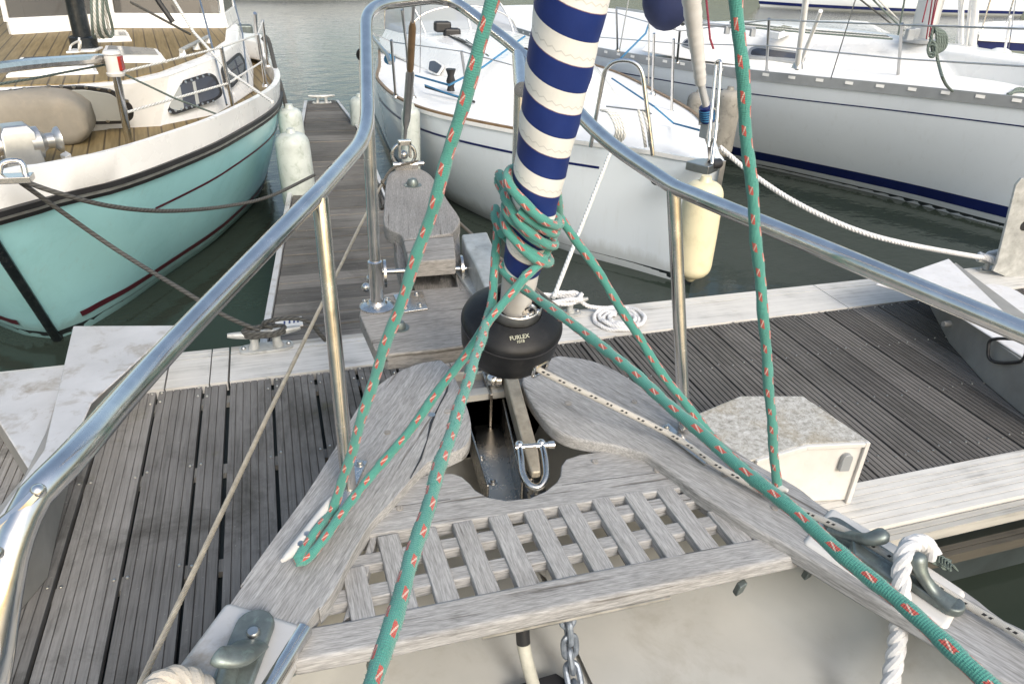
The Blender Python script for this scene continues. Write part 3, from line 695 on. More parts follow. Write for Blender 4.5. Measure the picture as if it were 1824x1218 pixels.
# ================================================================== furled headsail and drum
S0 = V((.45, 1.42, 1.45)); SD = V((0, -.33, 1.)); SDn = SD.normalized()
def st(t): return S0 + SD * t
furl = thing('furled_headsail', 'navy and white striped furled sail standing in a black furling drum', 'furled sail', st(.02))
def srad(t): return interp([(.30, .036), (.42, .041), (.6, .048), (.75, .0535), (.95, .0575), (1.4, .061)], t)
sp_ = [st(.36 + i*.02) for i in range(60)]
mb = MB()
def sr(i):
    t = .36 + i*.02; return srad(t) * (1 + .02*math.sin(i*1.3) + .012*math.sin(i*2.9))
mb.tube(sp_, sr, 40); mb.build('sail', M['sail'], furl)
mb = MB(); mb.tube([st(.17), st(.26), st(.33), st(.37)], [.030, .033, .037, .036], 24); mb.build('sail_tack', M['whitep'], furl)
mb = MB(); mb.tube([st(.10), st(.28)], .022, 18); mb.build('foil', M['mastalu'], furl)
# drum
dax = SDn; DC = st(.178)
mb = MB(); mb.lathe([(0,-.062),(.05,-.064),(.078,-.058),(.096,-.046),(.106,-.026),(.109,.005),(.1105,.036),(.1095,.045),(.105,.051),(.096,.058),(.066,.073),(.060,.075),(.058,.066)], DC, dax, 48); drum = mb.build('drum', M['drum'], furl, ang=50)
mb = MB(); mb.lathe([(.1085,.0335),(.1122,.0345),(.1122,.0365),(.1085,.0375)], DC, dax, 48); mb.build('drum_seam', M['black'], drum)
mb = MB(); mb.lathe([(.053,.072),(.0585,.074),(.0585,.100),(.0565,.102),(.054,.098),(.053,.072)], DC, dax, 32); band = mb.build('clamp_band', M['steel_m'], drum)
mb = MB(); mb.lathe([(0,.080),(.0545,.080)], DC, dax, 24); mb.build('drum_core', M['black'], drum)
# cord whipping and shackle on the band
p = at(935,530,1.62)
for k, (pp, rr) in enumerate((([dd(905,505,1.55), dd(918,530,1.535), dd(935,556,1.55), dd(945,568,1.56)], .0085), ([dd(948,520,1.56), dd(936,540,1.54), dd(925,552,1.55)], .007))):
    mb = MB(); mb.rope(crom(pp, 6), rr); mb.build('tack_lashing', M['rope_b'], furl)
mb = MB(); mb.tube(crom([dd(928,556,1.555), dd(945,545,1.53), dd(954,553,1.54), dd(948,566,1.55)], 6), .0045, 8); mb.tube([dd(928,566,1.55), dd(958,556,1.55)], .0055, 8); mb.ball(dd(957,557,1.55), .009, 6); mb.ball(dd(938,565,1.55), .010, 6); mb.build('tack_shackle', M['steel'], furl)
# fairlead on the drum rim
fd = V((.40, -.90, 0)); fd = (fd - dax*fd.dot(dax)).normalized(); fc = DC - dax*.022 + fd*.106
fx = dax.cross(fd)
loop = [fc + (fx*math.copysign(abs(math.cos(2*PI*k/28))**.6, math.cos(2*PI*k/28))*.021 + dax*math.copysign(abs(math.sin(2*PI*k/28))**.6, math.sin(2*PI*k/28))*.0165) for k in range(28)]
mb = MB(); mb.tube(loop, .0042, 8, False, True); fl_ = mb.build('fairlead', M['steel'], drum)
mb = MB(); mb.slab([c_ - fd*.004 for c_ in loop], fd, .002); mb.build('fairlead_mouth', M['black'], drum)
# lettering on the drum
def text(s, size, c, ux, uy, m, par, name='lettering', off=.0006):
    cu = bpy.data.curves.new(name, 'FONT'); cu.body = s; cu.size = size; cu.align_x = 'CENTER'; cu.align_y = 'CENTER'; cu.extrude = .0003; cu.offset = size*.012
    tmp = bpy.data.objects.new('t', cu); COL.objects.link(tmp); dg = bpy.context.evaluated_depsgraph_get(); me = bpy.data.meshes.new_from_object(tmp.evaluated_get(dg))
    bpy.data.objects.remove(tmp); ux = V(ux).normalized(); uz = ux.cross(V(uy)).normalized(); uy = uz.cross(ux)
    o = origin(par)
    for v in me.vertices: v.co = V(c) + ux*v.co.x + uy*v.co.y + uz*(v.co.z + off) - o
    me.materials.clear(); me.materials.append(m); ob = bpy.data.objects.new(name, me); COL.objects.link(ob); ob.parent = par; return ob
def drumpt(px, py):                     # on the top cone of the drum
    h = .066
    for _ in range(8):
        p = onplane(px, py, DC + dax*h, dax); r = (p - DC - dax*h).length; h = interp([(.058, .076), (.066, .073), (.096, .058), (.105, .051), (.1095, .045), (.1105, .036)], r)
    return p
lc = drumpt(925, 601); tang = (drumpt(935, 599.3) - drumpt(915, 602.6)).normalized(); rad = (DC - lc); rad = rad - dax*rad.dot(dax)
nrm = (dax*1. - rad.normalized()*.50).normalized(); upv = nrm.cross(tang)
text('FURLEX', .0122, lc + nrm*.0015, tang, upv, M['letter'], drum)
lc2 = drumpt(927, 608.5)
text('1018', .0088, lc2 + nrm*.0012, tang, upv, M['letter'], drum)
# ================================================================== ropes on the bow
RG = .0092
def wob(path, amp=.0016):
    a = random.uniform(0, 9); out = []
    for i, p in enumerate(path): out.append(p + V((math.sin(i*.31+a) + .6*math.sin(i*.083+2*a), math.sin(i*.23+1.7*a) + .6*math.sin(i*.11+a), math.sin(i*.27+.4*a)))*amp*.6)
    return out
def wrap(t0, t1, a0, turns, extra=0., n=40, dr=.004, tilt=.0):
    out = []; N = int(abs(turns) * n)
    A = V((1, 0, 0)); B = SDn.cross(A)          # A: +X, B: roughly +Y
    for i in range(N + 1):
        f = i / N; t = lerp(t0, t1, f); a = a0 + 2*PI*turns*f
        r = srad(t) + RG*.9 + extra + dr*math.sin(i*.7)*.4
        t -= tilt*math.cos(a)
        out.append(st(t) + (A*math.cos(a) + B*math.sin(a)) * r)
    return out
zr = ZC + .030
# port rope: from above to the port cleat, round its lower horn, back up to the sail, three turns, then off to starboard aft
e0, e1 = dd(903,-90,1.0), at(600,890,zr+.012); pa = [e0, near(762,400,e0,e1), near(664,680,e0,e1)]
pcl = [at(600,890,zr+.012), at(568,938,zr), at(540,982,zr-.008), at(530,1000,zr-.012), at(545,996,zr-.016), at(572,965,zr-.006), at(605,918,zr+.002), at(640,872,zr+.01)]
e0, e1 = pcl[-1], dd(935,492,1.415); up = [near(720,778,e0,e1), near(800,672,e0,e1), near(872,572,e0,e1), e1]
w1 = wrap(.40, .475, -.25, 1.25)
pw = wrap(.475, .50, -.25+2*PI*.25, .75)
path = crom(pa + pcl, 8) + crom([pcl[-1]] + up, 8)[1:] + crom([up[-1]] + wrap(.425, .50, -.55, -2.3, tilt=.03)[3:], 2)[2:]
mb = MB(); mb.tube(wob(resample(path, .008)), lambda i: RG*(1 + .05*math.sin(i*.37) + .04*math.sin(i*1.1)), 14, fuzz=5200); tag(mb.build('green_rope', M['grn'], None), 'green rope with red flecks hitched round the port white cleat and wound on the sail', 'rope', 'green control lines on the bow')
# starboard rope: from above right down to the starboard cleat, then up to the sail
e0, e1 = dd(1306,-90,1.10), at(1383,850,zr+.02); pa = [e0, near(1332,260,e0,e1), near(1359,560,e0,e1)]
pcl = [at(1383,850,zr+.02), at(1386,868,zr-.004), at(1376,868,zr-.014), at(1356,856,zr-.012), at(1335,840,zr-.006), at(1312,822,zr+.004)]
e0, e1 = pcl[-1], dd(995,384,1.50); up = [near(1262,770,e0,e1), near(1170,650,e0,e1), near(1085,515,e0,e1), near(1015,412,e0,e1), e1]
path = crom(pa + pcl + up, 8) + crom([up[-1]] + wrap(.55, .395, .12, 3.4, .003, tilt=.035)[2:], 2)[2:]
mb = MB(); mb.tube(wob(resample(path, .008)), lambda i: RG*(1 + .05*math.sin(i*.37) + .04*math.sin(i*1.1)), 14, fuzz=5200); tag(mb.build('green_rope', M['grn'], None), 'green rope with red flecks standing upright on the starboard white cleat', 'rope', 'green control lines on the bow')
# the two sheets that leave the frame at the bottom
pw = wrap(.565, .54, 2.6, .35, .012)
path = crom([dd(990,395,1.50), dd(955,360,1.455), dd(915,335,1.47), dd(889,318,1.52), dd(893,335,1.50), dd(925,372,1.455), dd(965,402,1.44), dd(988,398,1.47), dd(975,435,1.455), dd(950,460,1.46), dd(915,440,1.465), dd(885,395,1.49), dd(882,370,1.53), dd(886,420,1.50), dd(880,490,1.485), dd(873,555,1.455)] + [near(x, y, dd(873,555,1.455), dd(628,1320,.72)) for x, y in ((845,640),(800,780),(745,960),(672,1190),(628,1320))], 8)
mb = MB(); mb.tube(wob(resample(path, .008)), lambda i: RG*(1 + .05*math.sin(i*.37) + .04*math.sin(i*1.1)), 14, fuzz=5200); tag(mb.build('green_rope', M['grn'], None), 'green rope with red flecks running from sail over the grating to bottom centre', 'rope', 'green control lines on the bow')
path = crom([dd(889,310,1.53), dd(893,322,1.49), dd(920,362,1.45), dd(960,385,1.435), dd(984,392,1.46), dd(985,425,1.465), dd(970,455,1.45), dd(935,480,1.46), dd(900,470,1.49), dd(895,480,1.49), dd(930,512,1.46)] + [near(x, y, dd(930,512,1.46), dd(1860,1310,.92)) for x, y in ((1000,563),(1100,640),(1250,772),(1400,900),(1560,1038),(1750,1205),(1860,1310))], 8)
mb = MB(); mb.tube(wob(resample(path, .008)), lambda i: RG*(1 + .05*math.sin(i*.37) + .04*math.sin(i*1.1)), 14, fuzz=5200); tag(mb.build('green_rope', M['grn'], None), 'green rope with red flecks running from sail over the starboard rail to bottom right', 'rope', 'green control lines on the bow')
path = crom([fc - fd*.03, fc + fd*.012, at(1190,772,1.458), at(1270,825,1.446), at(1345,868,1.44), at(1420,906,1.445), at(1500,942,1.452), at(1600,1000,1.46), at(1720,1075,1.437), at(1830,1140,1.44), at(1960,1230,1.44)], 8)
mb = MB(); mb.tube(resample(path, .01), .0068, 14); tag(mb.build('furling_line', M['blkfleck'], None), 'white furling line with black flecks led aft along the starboard rail', 'rope')
# white laid mooring rope on the starboard bronze cleat
path = crom([at(1662,990,1.44), at(1648,968,1.465), at(1620,972,1.495), at(1606,1010,1.475), at(1605,1060,1.44), at(1602,1110,1.38), at(1594,1170,1.32), at(1583,1235,1.27), at(1570,1330,1.22)], 8)
mb = MB(); mb.rope(path, .0165, .08, 3, 9); tag(mb.build('mooring_rope', M['rope_ws'], None), 'thick white laid rope dropping from the starboard bronze cleat to the deck', 'rope')
mb = MB()
for k in range(9):
    a = at(1652 + 5*k, 985 + 4*k, 1.44); mb.tube(crom([a, a + V((.012, .01, .004)), a + V((.026, .004*math.sin(k), -.01))], 3), .0018, 5)
for k in range(2): mb.rope([at(1650,982 + 10*k,1.44), at(1692,1003 + 10*k,1.425)], .007)
tag(mb.build('frayed_lashing', M['rope_g'], None), 'short frayed grey lashing behind the starboard bronze horn', 'rope')
# beige laid rope looped over the port cleat
cc = at(318,1262,1.46); loopp = []
for i in range(41):
    a = 2*PI*.98*i/40; q = at(318 + 62*math.cos(a), 1262 - 58*math.sin(a), 1.452 + .02*math.sin(a*.5)); loopp.append(q)
mb = MB(); mb.rope(loopp, .0165, .07, 3, 9); tag(mb.build('mooring_rope', M['rope_b'], None), 'thick beige laid rope looped on the port rail pad', 'rope')
# wire stays of the bowsprit
M['wire_t'] = plain('galvanised_strand', (.40, .36, .29), .5, .4, .2, 40); M['wire_dk'] = plain('dull_strand', (.20, .175, .14), .5, .4, .25, 40)
mb = MB(); mb.rope([at(686,318,1.49), at(640,405,1.485), at(478,738,1.45), at(235,1250,1.40)], .0054, .05, 6, 6, .006); tag(mb.build('wire_stay', M['wire_t'], None), 'tan twisted wire from bowsprit tip passing outside the port pulpit leg', 'wire', 'bowsprit stays')
mb = MB(); mb.rope([at(800,380,1.47), at(838,415,1.465), at(1010,562,1.40), at(1208,735,1.36), at(1262,782,1.35)], .0062, .05, 6, 6, .006); tag(mb.build('wire_stay', M['wire_dk'], None), 'dark twisted wire running from bowsprit to starboard rail beside the drum', 'wire', 'bowsprit stays')
# outer forestay with its bottle screw
fs = thing('outer_forestay', 'wire stay with rusty turnbuckle rising from the bowsprit tip', 'stay', at(720,292,1.50))
b0 = at(719,276,1.55)
def fsp(y): x = interp([(-40, 740), (0, 737), (60, 734), (140, 730), (200, 725), (245, 721), (280, 719)], y); k = (276 - y) / 276.; return onplane(x, y, b0 + V((0, -.33*1.0*k, 0)), V((0, 1, 0))) if False else dd(x, y, lerp((b0 - EYE).length, (b0 - EYE).length * .80, k))
mb = MB(); mb.tube([fsp(-40), fsp(45)], .0055, 8); mb.build('wire', M['wire_s'], fs)
mb = MB(); mb.tube([fsp(40), fsp(50), fsp(122), fsp(130)], [.008, .013, .013, .008], 14); mb.build('swage', M['brownrail'], fs)
mb = MB(); mb.tube([fsp(124), fsp(132), fsp(212), fsp(226)], [.009, .0165, .0165, .010], 14); mb.build('turnbuckle', M['steel_m'], fs)
mb = MB(); mb.tube([fsp(222), fsp(246)], .008, 10); mb.build('threaded_rod', M['steel_m'], fs)
mb = MB(); c = fsp(254); mb.obox(c, V((.028,0,0)), V((0,.012,0)), V((0,0,.012))); mb.obox(c + V((-.022,0,-.03)), V((.006,0,0)), V((0,.012,0)), V((0,0,.035))); mb.obox(c + V((.022,0,-.03)), V((.006,0,0)), V((0,.012,0)), V((0,0,.035))); mb.build('toggle', M['steel_r'], fs, .004)
c = fsp(276); mb = MB(); mb.tube([c + V((math.cos(a)*.05, .0, math.sin(a)*.05)) for a in [2*PI*k/28 for k in range(28)]], .008, 10, False, True); mb.build('ring', M['steel_r'], fs)
mb = MB(); mb.ball(c, .02, 7); mb.tube([at(700,294,1.52), at(755,291,1.52)], .011, 10); mb.obox(at(724,297,1.51), V((.05,0,0)), V((0,.012,0)), V((0,0,.012))); mb.build('tang', M['steel_r'], fs, .002)
mb = MB(); mb.rope(crom([at(745,287,1.53), at(700,300,1.53), at(682,325,1.50), at(676,330,1.46)], 5), .006); mb.rope(crom([at(680,322,1.49), at(690,350,1.44), at(680,372,1.40), at(676,345,1.42)], 5), .008); mb.build('lashing', M['wire_d'], fs)

# ================================================================== water, pontoon
mb = MB(); mb.grid(lambda u, v: (-700 + 1400*u, -300 + 1400*v, 0), 1, 1); w_ = mb.build('water', M['water'], None, kind='structure')
mb = MB(); mb.grid(lambda u, v: (-700 + 1400*u, -300 + 1400*v, -2.6), 1, 1); mb.build('ground', plain('harbour_mud', (.08, .07, .05), .9), None, kind='structure')
ZD = .5
pt = thing('main_pontoon', 'wide floating pontoon decked with grooved grey planks below the bow', 'pontoon', V((1.2, 2.5, .1)))
def planks(x0, x1, y0, y1, gap, ng, gw, name, m, pitch=.197, off=-.645, gd=.006):
    mb = MB(); k = math.floor((x0 - off) / pitch)
    x = off + k * pitch
    while x < x1 - .01:
        a, b = max(x, x0) + gap/2, min(x + pitch, x1) - gap/2
        if b - a > .03:
            w = x + pitch - gap/2 - (x + gap/2); n = ng; rw = (w - (n) * gw) / (n + 1); prof = [(a, ZD - .028)]
            xx = x + gap/2; h = random.uniform(-.0015, .0015); prof.append((a, ZD + h))
            for g in range(n):
                xx += rw
                if a + .004 < xx and xx + gw < b - .004:
                    prof += [(xx, ZD + h), (xx + gw*.2, ZD + h - gd), (xx + gw*.8, ZD + h - gd), (xx + gw, ZD + h)]
                xx += gw
            prof += [(b, ZD + h), (b, ZD - .028)]
            j = random.uniform(-.004, .004)
            mb.loft([[V((p, y0 + j, q)) for p, q in prof], [V((p, y1 + j, q)) for p, q in prof]])
        x += pitch
    return mb.build(name, m, pt, ang=20)
YN, YF = 1.545, 3.495
planks(-5.2, -.340, YN - .6, YF - .325, .0145, 5, .0045, 'deck', M['drydeck'])
planks(-.335, .056, YN - .6, YF - .325, .0145, 5, .0045, 'deck', M['drydeck2'], off=-.338)
planks(.056, .85, YN + .25, YF - .325, .0145, 5, .0045, 'deck', M['drydeck2'], off=-.338)
planks(.85, 8.4, YN + .25, YF - .325, .013, 6, .0068, 'deck', M['darkdeck'], off=.85)
def gboard(x0, x1, y0, y1, ng, name='edge_board', m='board', z=ZD + .006, gw=.005):
    mb = MB(); w = (y1 - y0) / (ng + 1); prof = [(y0, z - .05), (y0, z)]
    for g in range(ng):
        y = y0 + w * (g + 1); prof += [(y - gw/2, z), (y - gw*.3, z - .005), (y + gw*.3, z - .005), (y + gw/2, z)]
    prof += [(y1, z), (y1, z - .05)]
    mb.loft([[V((x0, p, q)) for p, q in prof], [V((x1, p, q)) for p, q in prof]]); return mb.build(name, M[m], pt, ang=20)
for x0, x1 in ((-5.2, -.62), (-.612, -.425), (-.419, -.342), (-.332, 1.0), (1.004, 3.2), (3.206, 8.4)):
    gboard(x0, x1, YF - .315, YF - .065, 0); gboard(x0, x1, YF - .060, YF - .022, 0); gboard(x0, x1, YF - .018, YF + .02, 0, m='timber' if x0 > -.35 and x0 < 0 else 'board')
for x0, x1 in ((.06, 3.2), (3.206, 8.4)):
    gboard(x0, x1, YN + .005, YN + .243, 6)
    gboard(x0, x1, YN - .055, YN - .003, 1, m='timber', z=ZD - .01); gboard(x0, x1, YN - .11, YN - .062, 1, m='darktimber', z=ZD - .10)
mb = MB(); mb.box(-5.2, 8.4, YN + .02, YF - .02, .05, ZD - .06); mb.build('float', M['antifoul'], pt)
mb = MB()
for x in (-.338 - .0,): pass
for y in (2.02, 2.56, 3.08):
    mb.box(-5.2, 8.4, y - .03, y + .03, ZD - .055, ZD - .0288)
mb.build('bearer', M['galv_d'], pt)
mb = MB()
def scr(x, y, r=.006): mb.lathe([(0,.0035),(r*.7,.003),(r,.0005),(r,-.004)], V((x, y, ZD + .0015)), n=7)
k = -24
for off, x0, x1 in ((-.645, -5.2, -.34), (-.338, -.335, .85)):
    x = off - .197*26
    while x < x1:
        for y in (2.02, 2.56, 3.08, YF - .335):
            for q in (.02, .177):
                if x0 + .02 < x + q < x1 - .01: scr(x + q, y + random.uniform(-.012, .012))
        x += .197
x = .85
while x < 8.2:
    for y in (1.9, 2.3, 2.75, YF - .335):
        for q in (.025, .097, .17): scr(x + q, y + random.uniform(-.02, .02), .0045)
    x += .197
mb.build('screw_heads', M['steel_m'], pt, kind='stuff')
def dock_cleat(c, ax, s, parent, m='galv'):
    ax = V(ax).normalized(); e = V((-ax.y, ax.x, 0)); c = V(c)
    mb = MB(); pts = []
    for k in range(24):
        a = 2*PI*k/24; pts.append(c + ax*(math.copysign(abs(math.cos(a))**.6, math.cos(a))*.12*s) + e*(math.copysign(abs(math.sin(a))**.6, math.sin(a))*.045*s))
    mb.prism(xy(pts), c.z, c.z + .012*s); o = mb.build('dock_cleat', M[m], parent, .003)
    for q in (-1, 1):
        mb = MB(); mb.tube([c + ax*q*.055*s + V((0,0,.008)), c + ax*q*.048*s + V((0,0,.04*s)), c + ax*q*.05*s + V((0,0,.075*s))], [.026*s, .019*s, .02*s], 12); mb.build('post', M[m], o)
    mb = MB(); n = 13; mb.tube([c + ax*(i/(n-1)*2-1)*.16*s + V((0,0,(.078 + .012*abs(i/(n-1)*2-1)**2)*s)) for i in range(n)], [s*(.010 + .011*math.sin(PI*i/(n-1))**.6) for i in range(n)], 12); mb.build('horn', M['galv'], o)
    for q in (-1, 1):
        mb = MB(); mb.ball(c + ax*q*.1*s + V((0,0,.014*s)), .012*s, 5); mb.build('bolt', M['steel_m'], o)
    return o
zc_ = ZD + .006
dock_cleat(V((-.16, 3.46, zc_)), (1, .03, 0), 1.1, pt); dock_cleat(V((1.46, 3.48, zc_)), (1, .0, 0), .95, pt); dock_cleat(V((4.62, 3.46, zc_)), (1, .0, 0), .9, pt)
# weather-beaten number plate on the finger
# ------------------------------------------------------------------ finger pontoon
fg = thing('finger_pontoon', 'narrow dark plank finger pontoon between turquoise boat and white sailboat', 'pontoon', V((.4, 6.5, .1)))
def fl_x(y): return lerp(-.17, .42, (y - 3.52) / 6.15)
def fr_x(y): return interp([(3.5, .74), (8.2, .87), (9.67, .79)], y)
mb = MB(); y = 3.535
while y < 9.62:
    h = random.uniform(-.004, .004); d = .142
    mb.prism([(fl_x(y) + .02, y), (fr_x(y) - .02, y), (fr_x(y + d) - .02, y + d), (fl_x(y + d) + .02, y + d)], ZD - .03, ZD - .006 + h); y += .148
mb.build('deck', M['fingerdeck'], fg, .002)
mb = MB(); mb.loft([[V((f, y_, z_)) for f, z_ in ((fl_x(y_) - .022, ZD - .2), (fl_x(y_) - .022, ZD + .012), (fl_x(y_) + .012, ZD + .012), (fl_x(y_) + .012, ZD - .2))] for y_ in (3.52, 6, 9.67)]); mb.build('side_rail', M['galv_l'], fg)
mb = MB(); mb.loft([[V((f, y_, z_)) for f, z_ in ((fr_x(y_) - .012, ZD - .2), (fr_x(y_) - .012, ZD + .012), (fr_x(y_) + .018, ZD + .012), (fr_x(y_) + .018, ZD - .2))] for y_ in (3.52, 6, 8.2, 9.67)]); mb.build('side_rail', M['galv_l'], fg)
mb = MB(); mb.prism([(fl_x(3.6)+.03, 3.6), (fr_x(3.6)-.03, 3.6), (fr_x(9.5)-.03, 9.5), (fl_x(9.5)+.03, 9.5)], .02, ZD - .03); mb.build('float', M['antifoul'], fg)
dock_cleat(V((.60, 9.55, ZD)), (1, .05, 0), 1.0, fg)
q = [V((-.07,3.80,ZD)), V((.10,3.80,ZD)), V((.11,3.875,ZD)), V((-.06,3.875,ZD))]
mb = MB(); mb.prism(xy(L([(490,585),(540,578),(537,563),(490,569)], ZD + .006)), ZD - .004, ZD + .006); np_ = mb.build('number_plate', M['whitep'], fg, .002)
mb = MB()
for x in (505, 514, 522, 529): mb.slab(L([(x,577.5-(x-505)*.13),(x+3.5,577-(x-505)*.13),(x+3.5,571.5-(x-505)*.13),(x,572-(x-505)*.13)], ZD + .0062), (0,0,1), .0004)
mb.build('worn_print', M['navy'], np_)

# ------------------------------------------------------------------ boxes on the pontoon
bx = thing('service_box', 'white pontoon box with a lichen stained flat top beside the bow', 'dock box', V((1.75, 1.85, ZD)))
zt = .80
topo = L([(1200,790),(1222,752),(1240,738),(1320,705),(1430,705),(1548,785),(1436,790),(1345,817),(1290,830)], zt)
mb = MB(); mb.prism(xy([V((1.75 + (p.x-1.75)*1.012, 1.88 + (p.y-1.88)*1.012, 0)) for p in topo]), zt - .012, zt); tp = mb.build('lid', M['lichen'], bx, .006)
cx_ = sum((p.x for p in topo))/9; cy_ = sum((p.y for p in topo))/9
mb = MB(); mb.prism(xy([V((cx_ + (p.x-cx_)*1.0, cy_ + (p.y-cy_)*1.0, 0)) for p in topo]), ZD + .007, zt - .0125); mb.build('box_body', M['whitep'], bx, .014, seg=3)
f0, f1 = topo[5], topo[6]; fdir = (f1 - f0).normalized(); fn = V((fdir.y, -fdir.x, 0)); fn = fn if fn.y < 0 else -fn
mb = MB()
def fpt(a, z): return V((f0.x, f0.y, 0)) + V((fdir.x, fdir.y, 0)) * a + V((0, 0, z))
wid = (f1 - f0).length
for a0, a1, z0, z1 in ((0, .018, ZD + .007, zt), (.018, wid, zt - .02, zt - .001)):
    q = [fpt(a0, z0), fpt(a1, z0), fpt(a1, z1), fpt(a0, z1)]; mb.slab(q, fn, .014)
f2 = topo[7]; d2 = (f2 - f1).normalized(); n2 = V((d2.y, -d2.x, 0)); n2 = n2 if n2.y < 0 else -n2
mb.slab([f1 + V((0,0,-.001)), f2 + V((0,0,-.001)), f2 - V((0,0,.02)), f1 - V((0,0,.02))], n2, .013)
mb.build('door_frame', M['whitep'], bx, .003)
q = []
for k in range(9): a = PI*k/8; q.append(fpt(.075 + .02*math.cos(a), zt - .068 + .02*math.sin(a)))
q += [fpt(.055, zt - .125), fpt(.095, zt - .125)]
mb = MB(); mb.slab(q, fn, .02); mb.build('latch', M['greyrail'], bx, .003)
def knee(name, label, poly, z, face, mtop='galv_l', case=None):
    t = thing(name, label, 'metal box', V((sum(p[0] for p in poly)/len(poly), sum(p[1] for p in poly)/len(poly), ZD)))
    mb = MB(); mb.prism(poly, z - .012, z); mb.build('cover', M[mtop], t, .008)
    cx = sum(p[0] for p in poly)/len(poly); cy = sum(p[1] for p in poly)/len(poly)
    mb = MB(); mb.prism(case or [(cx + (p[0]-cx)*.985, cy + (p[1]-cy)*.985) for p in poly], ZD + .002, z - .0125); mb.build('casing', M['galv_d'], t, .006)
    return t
zk = .74; M['galv_w'] = plain('weathered_white_paint', (.62, .615, .62), .5, 0, .08, 8, .05, 80, (.42, .38, .32), .4)
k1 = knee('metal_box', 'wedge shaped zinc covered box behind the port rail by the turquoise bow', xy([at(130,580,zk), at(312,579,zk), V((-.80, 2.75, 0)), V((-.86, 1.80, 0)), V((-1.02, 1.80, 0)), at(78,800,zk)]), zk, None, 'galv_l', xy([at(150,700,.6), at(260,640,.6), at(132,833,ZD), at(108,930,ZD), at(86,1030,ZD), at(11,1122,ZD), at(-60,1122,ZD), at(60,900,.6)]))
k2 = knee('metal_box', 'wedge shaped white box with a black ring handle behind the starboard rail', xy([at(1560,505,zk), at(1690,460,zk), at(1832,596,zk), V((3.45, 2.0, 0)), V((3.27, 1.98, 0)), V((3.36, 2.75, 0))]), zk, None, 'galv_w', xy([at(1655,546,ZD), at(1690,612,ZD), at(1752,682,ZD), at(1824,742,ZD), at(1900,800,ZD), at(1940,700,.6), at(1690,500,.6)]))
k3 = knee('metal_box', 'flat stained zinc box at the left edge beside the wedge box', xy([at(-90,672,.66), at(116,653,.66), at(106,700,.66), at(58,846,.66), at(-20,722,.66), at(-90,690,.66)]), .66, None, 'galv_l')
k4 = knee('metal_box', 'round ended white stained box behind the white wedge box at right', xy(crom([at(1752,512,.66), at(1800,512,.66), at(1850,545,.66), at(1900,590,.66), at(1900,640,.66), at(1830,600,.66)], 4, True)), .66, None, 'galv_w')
# handle and bolt on the face of the starboard wedge box
fp0 = V((3.36, 2.72, .6)); fpn = V((-1, .11, 0)).normalized()
h = [onplane(x, y, V((3.30, 2.3, .6)), V((-1, .11, 0))) for x, y in ((1772,604),(1764,622),(1766,638),(1780,645),(1810,645),(1826,640),(1832,622),(1826,606))]
mb = MB(); mb.tube(crom([p + fpn*.012 for p in h], 5, True), .008, 8, False, True); mb.build('ring_handle', M['black'], k2)
pb = onplane(1686, 577, V((3.34, 2.6, .6)), V((-1, .11, 0))); mb = MB(); mb.lathe([(0,.02),(.016,.02),(.018,-.02)], pb, fpn, 14); mb.build('bolt', M['galv_d'], k2)
# upright zinc plate at the right edge
pb_ = V((4.62, 3.40, ZD + .006)); mb = MB()
pp = [onplane(x, y, V((4.62, 3.36, .6)), V((-.15, -1, 0))) for x, y in ((1765,481),(1772,466),(1806,328),(1816,316),(1870,322),(1900,345),(1900,520),(1824,507))]
mb.slab(pp, (-.15, -1, 0), .02, .0); po = mb.build('mooring_bracket', M['galv'], None, .004); tag(po, 'tall galvanised plate standing on the pontoon edge at far right', 'bracket')
for x, y in ((1822,400),):
    c = onplane(x, y, V((4.62, 3.36, .6)), V((-.15, -1, 0))); m2 = MB(); m2.lathe([(0,.024),(.035,.024),(.036,.0)], c, (-.15,-1,0), 16); m2.build('slot_hole', M['black'], po)
